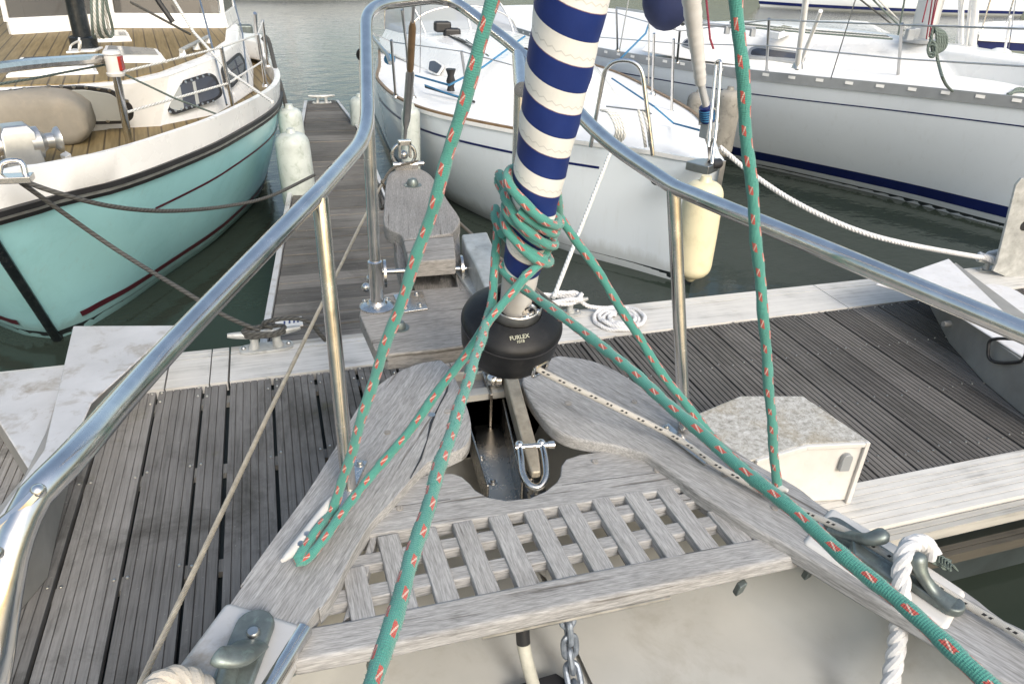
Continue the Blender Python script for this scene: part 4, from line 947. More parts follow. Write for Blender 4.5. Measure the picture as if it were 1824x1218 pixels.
# ================================================================== boats
class Hull:
    def __init__(s, bow, aft, L_, sheer, tL, tR, wL, wR, rake, zk=-.45, trans=.5):
        s.o = V((bow[0], bow[1], 0)); s.a = V((aft[0], aft[1], 0)).normalized(); s.b = V((s.a.y, -s.a.x, 0))
        s.L = L_; s.sh = sheer; s.tab = {1: (tR, wR), -1: (tL, wL)}; s.rake = rake; s.zk = zk
    def P(s, q, b, z): return s.o + s.a*q + s.b*b + V((0, 0, z))
    def sb(s, p): d = V((p.x, p.y, 0)) - s.o; return d.dot(s.a), d.dot(s.b)
    def px(s, x, y, z): return s.sb(at(x, y, z))
    def sheer(s, q): return sinterp(s.sh, q)
    def pt(s, t, z, side, off=0.):           # point of the side skin: t 0..1 along, height z
        zs = s.sheer(t * s.L); v = (zs - z) / zs; S, W = s.tab[side]; s0 = s.rake * max(0, v) if v < 1 else s.rake * (1 + (v-1)*1.1)
        q = s0 + t * (s.L - s0); ws = s.rake + t * (s.L - s.rake)
        hb = sinterp(S, t * s.L); wb = sinterp(W, ws)
        vv = max(0., min(v, 1.)); h = hb + (wb - hb) * vv ** 1.6 if wb < hb else lerp(hb, wb, vv)
        if v > 1: h = wb * max(0, 1 - (v - 1) / .5) ** .6
        return s.P(q, side * max(0, h + (off if t > .001 else off*.5)), z) + (s.a * -off if t < .02 else V((0,0,0)))
    def skin(s, name, m, par, z1=None, n=56, nv=12, bot=None, **k):
        mb = MB(); ts = [ (i/n)**1.6 for i in range(n+1)]
        for side in (-1, 1):
            b = len(mb.v)
            for t in ts:
                top = s.sheer(t*s.L) if z1 is None else z1
                for j in range(nv+1):
                    z = lerp(top, s.zk if bot is None else bot, j/nv); mb.v.append(s.pt(t, z, side))
            for i in range(n):
                for j in range(nv):
                    q = b + i*(nv+1) + j; f = (q, q+1, q+nv+2, q+nv+1); mb.face(f if side > 0 else f[::-1])
        # transom
        tr = [s.pt(1, lerp(s.sheer(s.L), s.zk, j/nv), 1) for j in range(nv+1)] + [s.pt(1, lerp(s.sheer(s.L), s.zk, j/nv), -1) for j in range(nv, -1, -1)]
        mb.poly(tr); return mb.build(name, m, par, ang=60)
    def band(s, name, m, par, zf0, zf1, off=.004, sides=(1, -1), t0=0., t1=1., n=60, th=0., sub=None):
        mb = MB(); f0 = zf0 if callable(zf0) else (lambda q: zf0); f1 = zf1 if callable(zf1) else (lambda q: zf1)
        for side in sides:
            r = []
            for i in range(n+1):
                t = lerp(t0, t1, (i/n)**1.5); q = t*s.L; a, b = s.pt(t, f0(q), side, off), s.pt(t, f1(q), side, off)
                if th: r.append([a, b, s.pt(t, f1(q), side, -th), s.pt(t, f0(q), side, -th)])
                else: r.append([a, b])
            mb.loft(r, bool(th))
        return mb.build(name, m, par, ang=50)
    def deck(s, name, m, par, dz=0., inset=.0, camber=.05, n=48, t0=0.0):
        mb = MB(); ts = [lerp(t0, 1, (i/n)**1.5) for i in range(n+1)]; b = len(mb.v); K = 10
        for t in ts:
            q = t*s.L; z = s.sheer(q) + dz
            a = s.pt(t, s.sheer(q), -1); c = s.pt(t, s.sheer(q), 1); w = (c - a).length; k = max(0, 1 - 2*inset/max(w, 1e-4)); mid = (a+c)/2
            for j in range(K+1):
                f = j/K*2-1; mb.v.append(V((mid.x + (c.x-a.x)/2*f*k, mid.y + (c.y-a.y)/2*f*k, z + camber*(1-f*f)*min(1, w/2))))
        for i in range(n):
            for j in range(K):
                q = b + i*(K+1) + j; mb.face((q, q+1, q+K+2, q+K+1))
        return mb.build(name, m, par)
    def ringpts(s, picks, z):                 # picks (px,py) at z on one side, mirrored about the centre line (front pick first ... aft)
        h = [s.px(x, y, z) for x, y in picks]; return h
def seam_tube(pts, r, name, m, par, n=8, sm=6):
    mb = MB(); mb.tube(crom(pts, sm) if sm else pts, r, n); return mb.build(name, M[m], par)
def fender(name, label, top, ln, r, m, axis=(0, 0, -1), eye=True):
    ax = V(axis).normalized(); t = thing(name, label, 'fender', V(top) + ax*ln)
    mb = MB(); pr = [(.001, 0)] + [(r*math.sin(PI/2*i/6)**.6, r*.75*(1-math.cos(PI/2*i/6))) for i in range(1, 7)]
    pr += [(r*1.02, ln*.5)] + [(r*math.sin(PI/2*i/6)**.8 if i else .001, ln - r*.75*(1-math.cos(PI/2*i/6))) for i in range(6, -1, -1)]
    mb.lathe(pr, top, ax, 28); mb.build('body', M[m], t, ang=60)
    mb = MB(); mb.lathe([(.03, -.03), (.034, -.012), (.05, .02)], top, ax, 14); mb.build('eye', M[m], t)
    mb = MB(); mb.lathe([(.05, ln-.02), (.034, ln+.012), (.02, ln+.025)], top, ax, 14); mb.build('eye', M[m], t)
    return t
def plate3(pxs, p0, n, th, name, m, par, back=.002):
    n = V(n).normalized(); mb = MB(); mb.slab([onplane(x, y, p0, n) for x, y in pxs], n, th, back); return mb.build(name, M[m] if isinstance(m, str) else m, par, .002)
def pl3(a, b, c):
    n = (b-a).cross(c-a).normalized(); return n if n.dot(EYE-a) > 0 else -n
def roundpoly(p, r, n=4):
    p = [V((x, y, 0)) for x, y in p]; out = []; m = len(p)
    for i in range(m):
        a, b, c = p[i-1], p[i], p[(i+1) % m]; u, w = a-b, c-b; k = min(r, u.length*.45, w.length*.45)
        x, y = b + u.normalized()*k, b + w.normalized()*k
        for j in range(n+1): t = j/n; q = x*(1-t)**2 + b*2*t*(1-t) + y*t*t; out.append((q.x, q.y))
    return out

# ---------------------------------------------------------------- turquoise motor sailer at left
H = Hull((-1.36, 3.85), (-.13, .9915), 10.0, [(0, 1.14), (3, 1.06), (6, 1.02), (10, 1.10)],
         [(0,0),(.255,.30),(.42,.54),(.78,.84),(1.37,1.22),(2.6,1.74),(4,1.95),(6.5,1.95),(10,1.5)], [(0,0),(.255,.30),(.42,.54),(.78,.84),(1.37,1.22),(2.6,1.76),(4,1.95),(6.5,1.95),(10,1.5)],
         [(.97,0),(1.12,.22),(1.8,.70),(2.53,1.18),(3.7,1.66),(6,1.85),(10,1.3)], [(.97,0),(1.12,.22),(1.8,.70),(2.53,1.18),(3.7,1.66),(6,1.85),(10,1.3)], .97)
tb = thing('motor_sailer', 'turquoise hulled motor sailer with white bulwark and teak decks at left', 'sailing boat', H.P(3, 0, 0))
H.skin('hull', M['turq'], tb)
H.band('bottom_paint', M['antifoul'], tb, .085, -.4, .003)
H.band('boot_stripe', M['maroon'], tb, lambda q: .20 + .012*q, lambda q: .145 + .012*q, .006, (1, -1), .012, .9)
H.band('boot_stripe', M['maroon'], tb, lambda q: .845 - .012*q, lambda q: .825 - .012*q, .005, (1, -1), .065, .95)
BW = lambda q: H.sheer(q) + interp([(0, .185), (3, .165), (6, .13), (10, .15)], q)
def bulw(off0, th):
    mb = MB()
    for side in (-1, 1):
        R_ = []
        for i in range(61):
            t = (i/60)**1.5; q = t*H.L; a = H.pt(t, H.sheer(q), side, off0)
            inn = H.pt(t, H.sheer(q), side, off0 - th); up = V((0,0,BW(q) - H.sheer(q))); lean = H.b*side*.02
            R_.append([a, a + up + lean, inn + up + lean, inn - V((0,0,.02))])
        mb.loft(R_)
    return mb.build('bulwark', M['white'], tb, ang=50)
bulw(.0, .05)
H.band('rub_rail', M['black'], tb, lambda q: H.sheer(q) + .022, lambda q: H.sheer(q) - .008, .028, th=.01)
H.band('rub_rail', M['black'], tb, lambda q: H.sheer(q) - .034, lambda q: H.sheer(q) - .056, .022, th=.01)
H.band('rub_strip', M['galv'], tb, lambda q: H.sheer(q) - .010, lambda q: H.sheer(q) - .032, .018, th=.01)
mb = MB(); mb.tube([H.pt(0, z, 1) - H.a*.004 for z in (1.13, .9, .6, .3, .0, -.2)], .028, 10); mb.build('stem_band', M['blackm'], tb)
TA = math.atan2(H.a.y, H.a.x); M['tdeck'] = teakdeck('laid_teak', TA)
H.deck('side_deck', M['tdeck'], tb, dz=.03, inset=.05, camber=.03)
# coach roof: wall ring lofted from deck to roof
zd_, zr_ = 1.12, 1.47
basep = [H.px(*p, zd_) for p in ((182,238),(283,231),(382,206),(452,160),(452,120))]
roofp = [H.px(*p, zr_) for p in ((236,146),(302,131),(382,101),(424,72),(425,45))]
fs_ = min(basep[0][0], roofp[0][0])
def mirror(l, s_end, front): # half outline starboard -> closed ring
    st_ = [(front, 0.)] + [(front, l[0][1]*.5)] + list(l) + [(s_end, l[-1][1]*.95)]
    return st_ + [(q, -b) for q, b in st_[::-1] if b > 0]
ringB = mirror(basep, 8.2, basep[0][0] - .10); ringR = mirror(roofp, 8.2, roofp[0][0] - .10)
def ring3(r, z): return [H.P(q, b, z) for q, b in r]
R0 = ring3(ringB, zd_ - .02); R1 = ring3(ringR, zr_)
mb = MB(); mb.loft([R0, R1]); cab = mb.build('coach_roof', M['white'], tb, .02, seg=3)
ctr = [sum(q for q, b in ringR)/len(ringR), 0]
rin = [(ctr[0] + (q-ctr[0])*.965, b*.93) for q, b in ringR]
mb = MB(); mb.prism([(p.x, p.y) for p in ring3(rin, 0)], zr_ - .002, zr_ + .008); mb.build('roof_planking', M['tdeck'], cab)
def hatch(px, z0, h, glass, name='hatch'):
    q = L(px, z0); mb = MB(); c = sum((p for p in q), V((0,0,0)))/len(q)
    mb.loft([[c + (p-c)*1.12 for p in q], [c + (p-c)*1.10 + V((0,0,.018)) for p in q]]); mb.loft([q, [p + V((0,0,h)) for p in q]]); o = mb.build(name, M['white'], cab, .006)
    mb = MB(); mb.prism([((c+(p-c)*.86).x, (c+(p-c)*.86).y) for p in q], z0 + h, z0 + h + .006); mb.build('hatch_glass', M[glass], o); return o
zt_ = zr_ + .008
hatch([(182,112),(292,112),(282,98),(190,92)], zt_, .045, 'glassg')  # reflection on the hatch pane is put into its grey colour
hatch([(175,76),(232,74),(226,62),(170,64)], zt_, .04, 'glassg')
hatch([(20,138),(168,132),(158,112),(40,116)], zt_, .05, 'glassd')
# windows
a, b, c = R0[2], R0[3], (R1[2]+R1[3])/2
def winset(pxo, pxi, p0, n, gl):
    f = plate3(pxo, p0, n, .012, 'window_frame', 'black', cab); g_ = plate3(pxi, p0, n, .016, 'window_pane', gl, f); return f
nf = pl3(H.P(basep[0][0]-.1, 0, zd_), H.P(basep[0][0]-.1, -.6, zd_), H.P(roofp[0][0]-.1, 0, zr_)); nf = nf if nf.dot(EYE-H.P(basep[0][0]-.1,0,zd_)) > 0 else -nf
p0f = H.P(basep[0][0]-.1, 0, zd_) + nf*.02
fo = roundpoly([(-60,168),(60,155),(150,152),(205,160),(238,190),(238,210),(222,219),(100,222),(-60,235)], 16); fi = roundpoly([(-60,174),(60,161),(150,158),(200,166),(228,192),(228,206),(218,213),(100,216),(-60,228)], 12)
winset(fo, fi, p0f, nf, 'glassg')
n1 = pl3(R0[3], R0[4], (R1[3]+R1[4])/2); p1_ = (R0[3]+R0[4])/2 + n1*.012
w1 = winset(roundpoly([(280,158),(370,130),(383,136),(397,170),(380,182),(310,205),(296,198)], 10), roundpoly([(286,161),(369,136),(379,141),(391,169),(378,177),(311,199),(299,194)], 8), p1_, n1, 'glassd')
n2_ = pl3(R0[4], R0[5], (R1[4]+R1[5])/2); p2_ = (R0[4]+R0[5])/2 + n2_*.012
winset(roundpoly([(391,122),(425,92),(438,115),(436,130),(412,158),(404,155)], 8), roundpoly([(396,124),(424,99),(433,117),(431,128),(412,151),(407,149)], 6), p2_, n2_, 'glassd')
plate3(roundpoly([(290,163),(318,153),(326,196),(312,199),(299,193)], 5), p1_, n1, .0175, 'window_blind', 'glassg', w1); plate3([(340,147),(345,145.5),(353,186),(347,188)], p1_, n1, .0175, 'window_blind', 'glassg', w1)
# small bolts round the front window
mb = MB()
for x, y in [(-5,165),(20,161),(44,158),(87,154),(109,154),(131,155),(153,156),(175,158),(195,161),(226,180),(233,198),(222,214),(192,216)]:
    p = onplane(x, y, p0f + nf*.013, nf); mb.lathe([(0,.006),(.011,.004),(.012,0)], p, nf, 8)
for i in range(9):
    for f0, f1, y0, y1 in ((289,372,160,133),(303,380,200,181)):
        p = onplane(lerp(f0,f1,i/8), lerp(y0,y1,i/8), p1_ + n1*.013, n1); mb.lathe([(0,.006),(.010,.004),(.011,0)], p, n1, 8)
mb.build('window_bolts', M['steel_m'], cab, kind='stuff')
# mast, wheelhouse screen
mbase = at(152, 88, zt_)
mb = MB(); mb.prism(xy(L([(118,96),(170,93),(184,87),(136,88)], zt_)), zt_, zt_ + .015); mb.build('mast_step', M['white'], cab, .003)
mt = V((0,0,1)); mb = MB(); mb.loft([[mbase + V((.066*math.cos(2*PI*k/20), .09*math.sin(2*PI*k/20), z)) + V((-.0*z, .02*z, 0)) for k in range(20)] for z in (.01, 9.)]); mst = mb.build('mast', M['blackm'], tb)
mb = MB(); mb.lathe([(.10,.012),(.10,.09),(.08,.10)], mbase, (0,0,1), 20); mb.build('mast_collar', M['blackm'], mst)
for k in range(5):
    mb = MB(); x = 163 + 5*k; mb.tube(crom([dd(x-3, -30, 5.9), dd(x+6+k, 20, 5.95), dd(x+10+2*k, 58 + 3*math.sin(k), 6.05), dd(x+4+2*k, 66, 6.05), dd(x+1, 40, 5.95), dd(x-1,-30,5.9)], 6), .009, 6); tag(mb.build('halyard', M['rope_w'] if k % 2 else M['rope_g'], None), 'pale halyard hanging in loops beside the black mast', 'rope', 'halyards beside the black mast')
mb = MB(); mb.tube(crom([at(124,90,zt_+.02), at(128,80,zt_+.06), at(143,74,zt_+.1), at(141,90,zt_+.03), at(141,68,zt_+.12)], 4), .008, 6); mb.build('pin_rail', M['white'], mst)
wsz = zt_
wb = [at(18,62,wsz), at(205,50,wsz), at(400,50,wsz), at(418,34,wsz)]
up = V((0, .22, 1.)).normalized()
mb = MB()
mb.loft([[p - V((0,0,.02)) for p in wb] , [p + V((0,0,.10)) for p in wb]], False); 
ws = thing('x', 'x', 'x', V((0,0,0))); bpy.data.objects.remove(ws)
mb = MB(); 
for a, b in zip(wb, wb[1:]):
    d = (b-a).normalized(); e = V((d.y, -d.x, 0)); e = e if e.dot(EYE-a) > 0 else -e
    mb.loft([[a - e*.02, a + e*.035, a + e*.02 + V((0,0,.13)), a - e*.02 + V((0,0,.13))], [b - e*.02, b + e*.035, b + e*.02 + V((0,0,.13)), b - e*.02 + V((0,0,.13))]])
wsb = mb.build('windscreen_coaming', M['white'], tb, .004)
def gl_mat():
    t = NT('tinted_clear_glass'); tr = t.n('ShaderNodeBsdfTransparent'); tr.inputs[0].default_value = (.62, .62, .60, 1)
    t.set(col=(.16, .155, .15), rough=.04); mx = t.n('ShaderNodeMixShader'); fr = t.n('ShaderNodeFresnel'); t.put(mx.inputs[0], t.ma('ADD', .50, t.ma('MULTIPLY', fr.outputs[0], .5))); t.put(mx.inputs[1], tr.outputs[0]); t.put(mx.inputs[2], t.b.outputs[0])
    t.put(t.t.nodes['Material Output'].inputs[0], mx.outputs[0]); return t.m
M['tint'] = gl_mat()
for k, (a, b) in enumerate(zip(wb, wb[1:])):
    a2, b2 = a + V((0,0,.13)), b + V((0,0,.13)); d = (b-a).normalized(); e = V((d.y,-d.x,0))
    mb = MB(); mb.slab([a2 + d*.03, b2 - d*.03, b2 - d*.03 + up*.85, a2 + d*.03 + up*.85], e, .006); o = mb.build('windscreen_pane', M['tint'], wsb)
for a in wb:
    mb = MB(); mb.tube([a + V((0,0,.1)), a + V((0,0,.13)) + up*.86], .022, 8); mb.build('windscreen_post', M['white'], wsb)
mb = MB(); mb.prism(xy([wb[0], wb[1], wb[2], wb[3], wb[3] + H.a*2.2, wb[0] + H.a*2.2 - H.b*.1]), zr_ + 1.05, zr_ + 1.1); mb.build('wheelhouse_roof', M['white'], wsb, .01)
mb = MB(); mb.prism(xy([wb[0] + H.a*1.2, wb[2] + H.a*1.3, wb[2] + H.a*1.5, wb[0] + H.a*1.5]), zr_ - .2, zr_ + .55); mb.build('wheelhouse_seat', M['canvas'], wsb, .02)
# grab rails, stanchions, pulpit
for pl in ([(322,90),(372,65)],):
    a, b = at(*pl[0], zt_ + .05), at(*pl[1], zt_ + .05); g_ = seam_tube([a, b], .016, 'grab_rail', 'galv', cab, sm=0)
    for f in (.04, .5, .96):
        p = a.lerp(b, f); mb = MB(); mb.lathe([(.03,0),(.018,.05)], V((p.x, p.y, zt_)), (0,0,1), 10); mb.build('rail_foot', M['white'], g_)
def stanchion(foot, topp, par, r=.014, m='steel'):
    mb = MB(); mb.tube([foot, topp], r, 10); o = mb.build('stanchion', M[m], par); mb = MB(); mb.lathe([(.035,0),(.035,.01),(.018,.04)], foot, (0,0,1), 12); mb.build('socket', M[m], o); return o
zf_ = 1.15
f1 = at(234,272,zf_); t1 = dd(205,125,(f1-EYE).length*.94); stanchion(f1, t1, tb, .022)
f2 = at(417,203,zf_); t2 = dd(394,85,(f2-EYE).length*.95); stanchion(f2, t2, tb)
f3 = at(474,155,zf_); t3 = dd(459,62,(f3-EYE).length*.955); stanchion(f3, t3, tb)
f4 = at(458,92,zf_); t4 = dd(454,24,(f4-EYE).length*.96); stanchion(f4, t4, tb, .02, 'brownrail' if False else 'steel')
f5 = at(478,120,zf_); t5 = dd(468,38,(f5-EYE).length*.96); stanchion(f5, t5, tb)
tl = dd(-160,150,3.6); seam_tube([tl, dd(0,121,4.15), dd(120,109,4.6), dd(198,106,4.95), t1], .026, 'pulpit_rail', 'steel', tb)
seam_tube([dd(199,108,4.95), dd(204,122,4.93), t1], .02, 'pulpit_bend', 'steel', tb)
def life(pts, r, nm, m, par=tb): return seam_tube(pts, r, nm, m, par, 6, 0)
life([t1, f1.lerp(t1, .96), t2, t3, t5], .007, 'lifeline', 'rope_w'); life([f1.lerp(t1,.5), f2.lerp(t2,.48), f3.lerp(t3,.5), f4.lerp(t4,.4)], .008, 'lifeline', 'rope_w')
life([dd(-60,160,4.2), dd(60,140,4.5), dd(186,116,4.95), t1, dd(310,175,5.2), at(403,210,1.2)], .006, 'lifeline', 'rope_g')
nl = t1; nav = [nl + V((0,0,-.06)), nl + V((0,0,.14))]
mb = MB(); mb.lathe([(.045,-.03),(.05,-.015),(.042,-.01),(.042,.08),(.05,.085),(.042,.10),(0,.105)], nl, (0,0,1), 14); nv = mb.build('navigation_light', M['whitep'], tb)
mb = MB(); d_ = (H.b - H.a*.3).normalized(); mb.obox(nl + d_*.037 + V((0,0,.036)), d_*.011, d_.cross(V((0,0,1)))*.026, V((0,0,.038))); mb.build('red_lens', M['red'], nv, .004)
# stays of the motor sailer
for pts, r, m in (([dd(285,-40,7.6), dd(345,58,6.9), dd(410,130,6.3), at(485,182,1.32)], .012, 'rope_w'), ([dd(345,-40,7.5), dd(372,60,6.9), at(404,187,1.2)], .008, 'wire_s'), ([dd(405,-40,7.9), dd(432,60,7.3), at(442,150,1.2)], .007, 'wire_s'), ([dd(232,4,7.2), dd(340,62,7.2)], .010, 'rope_k')):
    life(pts, r, 'rigging_wire', m)
mb = MB(); mb.tube([dd(276,-6,6.8), dd(308,40,6.8)], .02, 8); mb.build('boom_strut', M['black'], tb)
# stern gear
mb = MB(); mb.obox(at(437,60,1.25), V((.09,0,0)), V((0,.05,0)), V((0,0,.10))); mb.build('outboard_cowl', M['bronze'], tb, .03); 
mb = MB(); mb.prism(xy(L([(430,95),(472,105),(470,88),(430,84)], 1.14)), 1.10, 1.30); mb.build('stern_locker', M['white'], tb, .02)
mb = MB(); mb.tube(crom([dd(467,72,8.4), dd(473,66,8.4), dd(480,78,8.3), dd(490,120,7.8), dd(502,160,7.4), dd(510,190,7.15)], 6), .02, 8); tag(mb.build('fender_line', M['rope_k'], None), 'black rope hanging over the turquoise hull side to the fenders', 'rope')
# windlass on the foredeck and covered gear
wl = thing('anchor_windlass', 'silver cast windlass on the teak foredeck of the turquoise boat', 'windlass', at(55,292,1.15))
c = at(48, 306, 1.15); ax = (at(98,262,1.3) - at(20,272,1.3)).normalized(); up_ = V((0,0,1)); fw = ax.cross(up_)
mb = MB(); mb.loft([[c + ax*x*k + fw*y*k + up_*z for x, y in ((-.10,-.09),(.09,-.09),(.09,.09),(-.10,.09))] for z, k in ((0,1.35),(.02,1.35),(.03,1.0),(.12,.92),(.22,.85),(.26,.6))]); mb.build('housing', M['alu'], wl, .02, seg=3)
o = c + up_*.15; mb = MB(); mb.lathe([(0,.05),(.085,.05),(.085,.10),(.06,.11),(.042,.13),(.042,.165),(.068,.185),(.072,.20),(.055,.205),(0,.205)], o, ax, 26); mb.build('drum', M['alu'], wl)
mb = MB(); mb.lathe([(0,-.20),(.07,-.20),(.05,-.17),(.05,-.14),(.075,-.11),(.075,-.07),(0,-.06)], o, ax, 20); mb.build('gypsy', M['steel_r'], wl)
cv = thing('covered_gear', 'bulky gear under a beige canvas cover on the turquoise boat foredeck', 'canvas cover', at(110,265,1.15))
c0_, c1_ = at(-130, 262, 1.15), at(172, 252, 1.15); d_ = (c1_ - c0_).normalized(); e_ = V((-d_.y, d_.x, 0)); R_ = []
for i in range(25):
    t = i/24; c = c0_.lerp(c1_, t); w = .16; h = .33
    k = 1. if t < .86 else (1 - ((t-.86)/.14)**2*.55)
    ring_ = []
    for j in range(24):
        a = 2*PI*j/24; x = math.copysign(abs(math.cos(a))**.55, math.cos(a)); y = math.copysign(abs(math.sin(a))**.6, math.sin(a))
        wr = 1 + .035*math.sin(5*a + 9*t) + .03*math.sin(17*t + a)
        ring_.append(c + e_*x*w*wr*(.75 + .25*k) + V((0,0,h*.5 + y*h*.5*k*wr - .01)))
    R_.append(ring_)
mb = MB(); mb.loft(R_); mb.build('cover', M['canvas'], cv, ang=80)
mb = MB(); mb.prism(xy(L([(108,281),(118,286),(128,280),(118,274)], 1.17)), 1.14, 1.19); mb.build('deck_socket', M['white'], tb, .005)
# bow fairlead and its two dark warps
fl0 = at(24, 316, 1.36)
mb = MB(); mb.obox(at(22,318,1.36), V((.08,0,0)), V((0,.04,0)), V((0,0,.015))); mb.tube(crom([fl0 + V((-.06,0,0)), fl0 + V((-.03,.02,.06)), fl0 + V((.04,.02,.06)), fl0 + V((.05,0,0))], 4), .014, 8); mb.build('fairlead', M['steel'], tb, .004)
cl0 = V((-.16, 3.46, ZD + .10))
mb = MB(); mb.tube(crom([fl0, dd(200,440,4.25), dd(330,520,3.95), dd(400,562,3.9), cl0 + V((-.02,0,.01))], 10), .0115, 10); tag(mb.build('mooring_line', M['rope_k'], None), 'dark mooring line stretched from turquoise bow straight down to the left dock cleat', 'rope', 'dark warps of the turquoise boat')
mb = MB(); mb.tube(crom([fl0, dd(100,343,3.95), dd(200,368,4.15), dd(300,376,4.5), dd(400,368,5.0), dd(480,350,5.4), dd(560,312,6.0)], 10), .0115, 10); tag(mb.build('mooring_line', M['rope_k'], None), 'dark mooring line sagging from turquoise bow along its hull to the finger', 'rope', 'dark warps of the turquoise boat')
mb = MB()
pts = []
for k in range(26):
    t = k/25; pts.append(cl0 + V((.10*math.sin(t*4*PI*1.5), .035*math.cos(t*4*PI*1.5), .012*math.sin(t*23) + .006)))
mb.tube(crom(pts, 4), .0115, 8)
mb.tube(crom([cl0 + V((.04,0,.02)), at(470,575,.66), at(510,567,.70), at(548,572,.68), at(570,595,.58), at(580,606,.53)], 8), .0115, 8)
tag(mb.build('cleat_hitch', M['rope_k'], None), 'dark grey rope hitched round the left dock cleat with a loose end', 'rope')
fender('fender', 'large white fender hanging beside the turquoise hull, nearer of two', dd(518,236,6.3), .66, .135, 'fender_w', (.03, -.02, -1))
fender('fender', 'smaller white fender with dark top near the stern of the turquoise boat', dd(515,192,7.0), .50, .105, 'fender_w', (.02, 0, -1))

# ---------------------------------------------------------------- white sailboat in the middle
C = Hull((3.06, 4.55), (-.12, .9928), 7.4, [(0, 1.02), (3, .97), (6, .95), (9, .98)],
         [(0,0),(.2,.18),(.45,.33),(1.25,.95),(2.45,1.50),(3.9,1.48),(5,1.17),(6.2,.85),(7.4,.5)], [(0,0),(.2,.12),(.7,.45),(1.55,.90),(2.5,1.18),(4.1,1.52),(6.5,1.45),(9,1.1)],
         [(.12,0),(.6,.30),(1.1,.62),(1.9,.92),(2.75,1.12),(4,1.25),(6.5,.9),(9,.5)], [(.12,0),(.6,.26),(1.1,.55),(1.9,.92),(2.75,1.12),(4,1.35),(6.5,1.35),(9,.9)], .12)
cb = thing('sailboat', 'white sailboat with cream bow fender moored bow to the pontoon in the middle', 'sailing boat', C.P(3, 0, 0))
C.skin('hull', M['hullC'], cb); C.band('bottom_paint', M['antifoul'], cb, .07, -.4, .003)
C.band('cove_stripe', M['navy'], cb, lambda q: C.sheer(q) - .175, lambda q: C.sheer(q) - .195, .004, (1, -1), .1, .95)
C.deck('deck', M['white_d'], cb, dz=.004, camber=.10)
C.band('toe_rail', M['brownrail'], cb, lambda q: C.sheer(q) + .03, lambda q: C.sheer(q) - .004, .012, (-1, 1), .16, .95, th=.02)
C.band('gunwale', M['white'], cb, lambda q: C.sheer(q) + .012, lambda q: C.sheer(q) - .02, .014, (-1, 1), .0, 1., th=.03)
# coach roof
zq_ = 1.0
def ringC(h, z): return [C.P(q, b, z) for q, b in h]
bas = [(1.55,0),(1.75,-.3),(2.4,-.62),(3.6,-.85),(6.2,-.9),(6.2,.9),(3.6,.85),(2.4,.62),(1.75,.3)]
tp_ = [(2.0,0),(2.2,-.22),(2.8,-.48),(3.8,-.68),(6.2,-.72),(6.2,.72),(3.8,.68),(2.8,.48),(2.2,.22)]
mb = MB(); mb.loft([[p for p in ringC(bas, 1.0)], ringC(tp_, 1.30), [C.P(q*.92+.3, b*.5, 1.35) for q, b in tp_]]); ccab = mb.build('coach_roof', M['white'], cb, .05, seg=4)
a, b, c = C.P(3.6,-.85,1.0), C.P(2.4,-.62,1.0), C.P(2.8,-.48,1.30); nC = pl3(a, b, c)
f = plate3(roundpoly([(765,108),(776,106),(792,118),(781,136),(762,128)], 4), a + nC*.02, nC, .012, 'window_frame', 'white', ccab); plate3(roundpoly([(767,111),(776,110),(789,119),(780,133),(765,126)], 3), a + nC*.02, nC, .018, 'window_pane', 'glassd', f)
zh = 1.18; q = L([(1030,128),(1044,112),(1064,147),(1032,152)], 1.16); mb = MB(); mb.loft([[p - V((0,0,.08)) for p in q], [p + V((0,0,.02)) for p in q]]); hh = mb.build('hatch', M['white'], ccab, .01)
c_ = sum(q, V((0,0,0)))/4; mb = MB(); mb.prism(xy([c_ + (p-c_)*.84 for p in q]), 1.18, 1.187); mb.build('hatch_glass', M['glassd'], hh)
# clear sprayhood
def clr():
    t = NT('clear_vinyl'); tr = t.n('ShaderNodeBsdfTransparent'); tr.inputs[0].default_value = (.8, .82, .85, 1); t.set(col=(.55, .58, .62), rough=.15)
    mx = t.n('ShaderNodeMixShader'); mx.inputs[0].default_value = .42; t.put(mx.inputs[1], tr.outputs[0]); t.put(mx.inputs[2], t.b.outputs[0]); t.put(t.t.nodes['Material Output'].inputs[0], mx.outputs[0]); return t.m
M['clear'] = clr()
mb = MB(); R_ = []
for q, w, h in ((4.9,.70,.02),(5.2,.72,.38),(5.6,.74,.62),(6.2,.76,.70)):
    R_.append([C.P(q, w*math.cos(PI*k/16)*(1 if True else 1), 1.22 + h*math.sin(PI*k/16)**.7) for k in range(17)])
mb.loft(R_, False); sh = mb.build('sprayhood', M['clear'], cb)
for r_ in (R_[1], R_[3]): seam_tube([p + V((0,0,.004)) for p in r_], .012, 'hoop', 'steel', sh, 8, 0)
for k in (3, 8, 13): seam_tube([r_[k] + V((0,0,.004)) for r_ in R_], .010, 'seam', 'white', sh, 6, 3)
for i, (x, y) in enumerate(((788,48),(805,60))):
    p = dd(x, y, 9.4); mb = MB(); mb.obox(p, V((.10,0,0)), V((0,.06,0)), V((0,0,.06))); mb.build('winch', M['black'], ccab, .03)
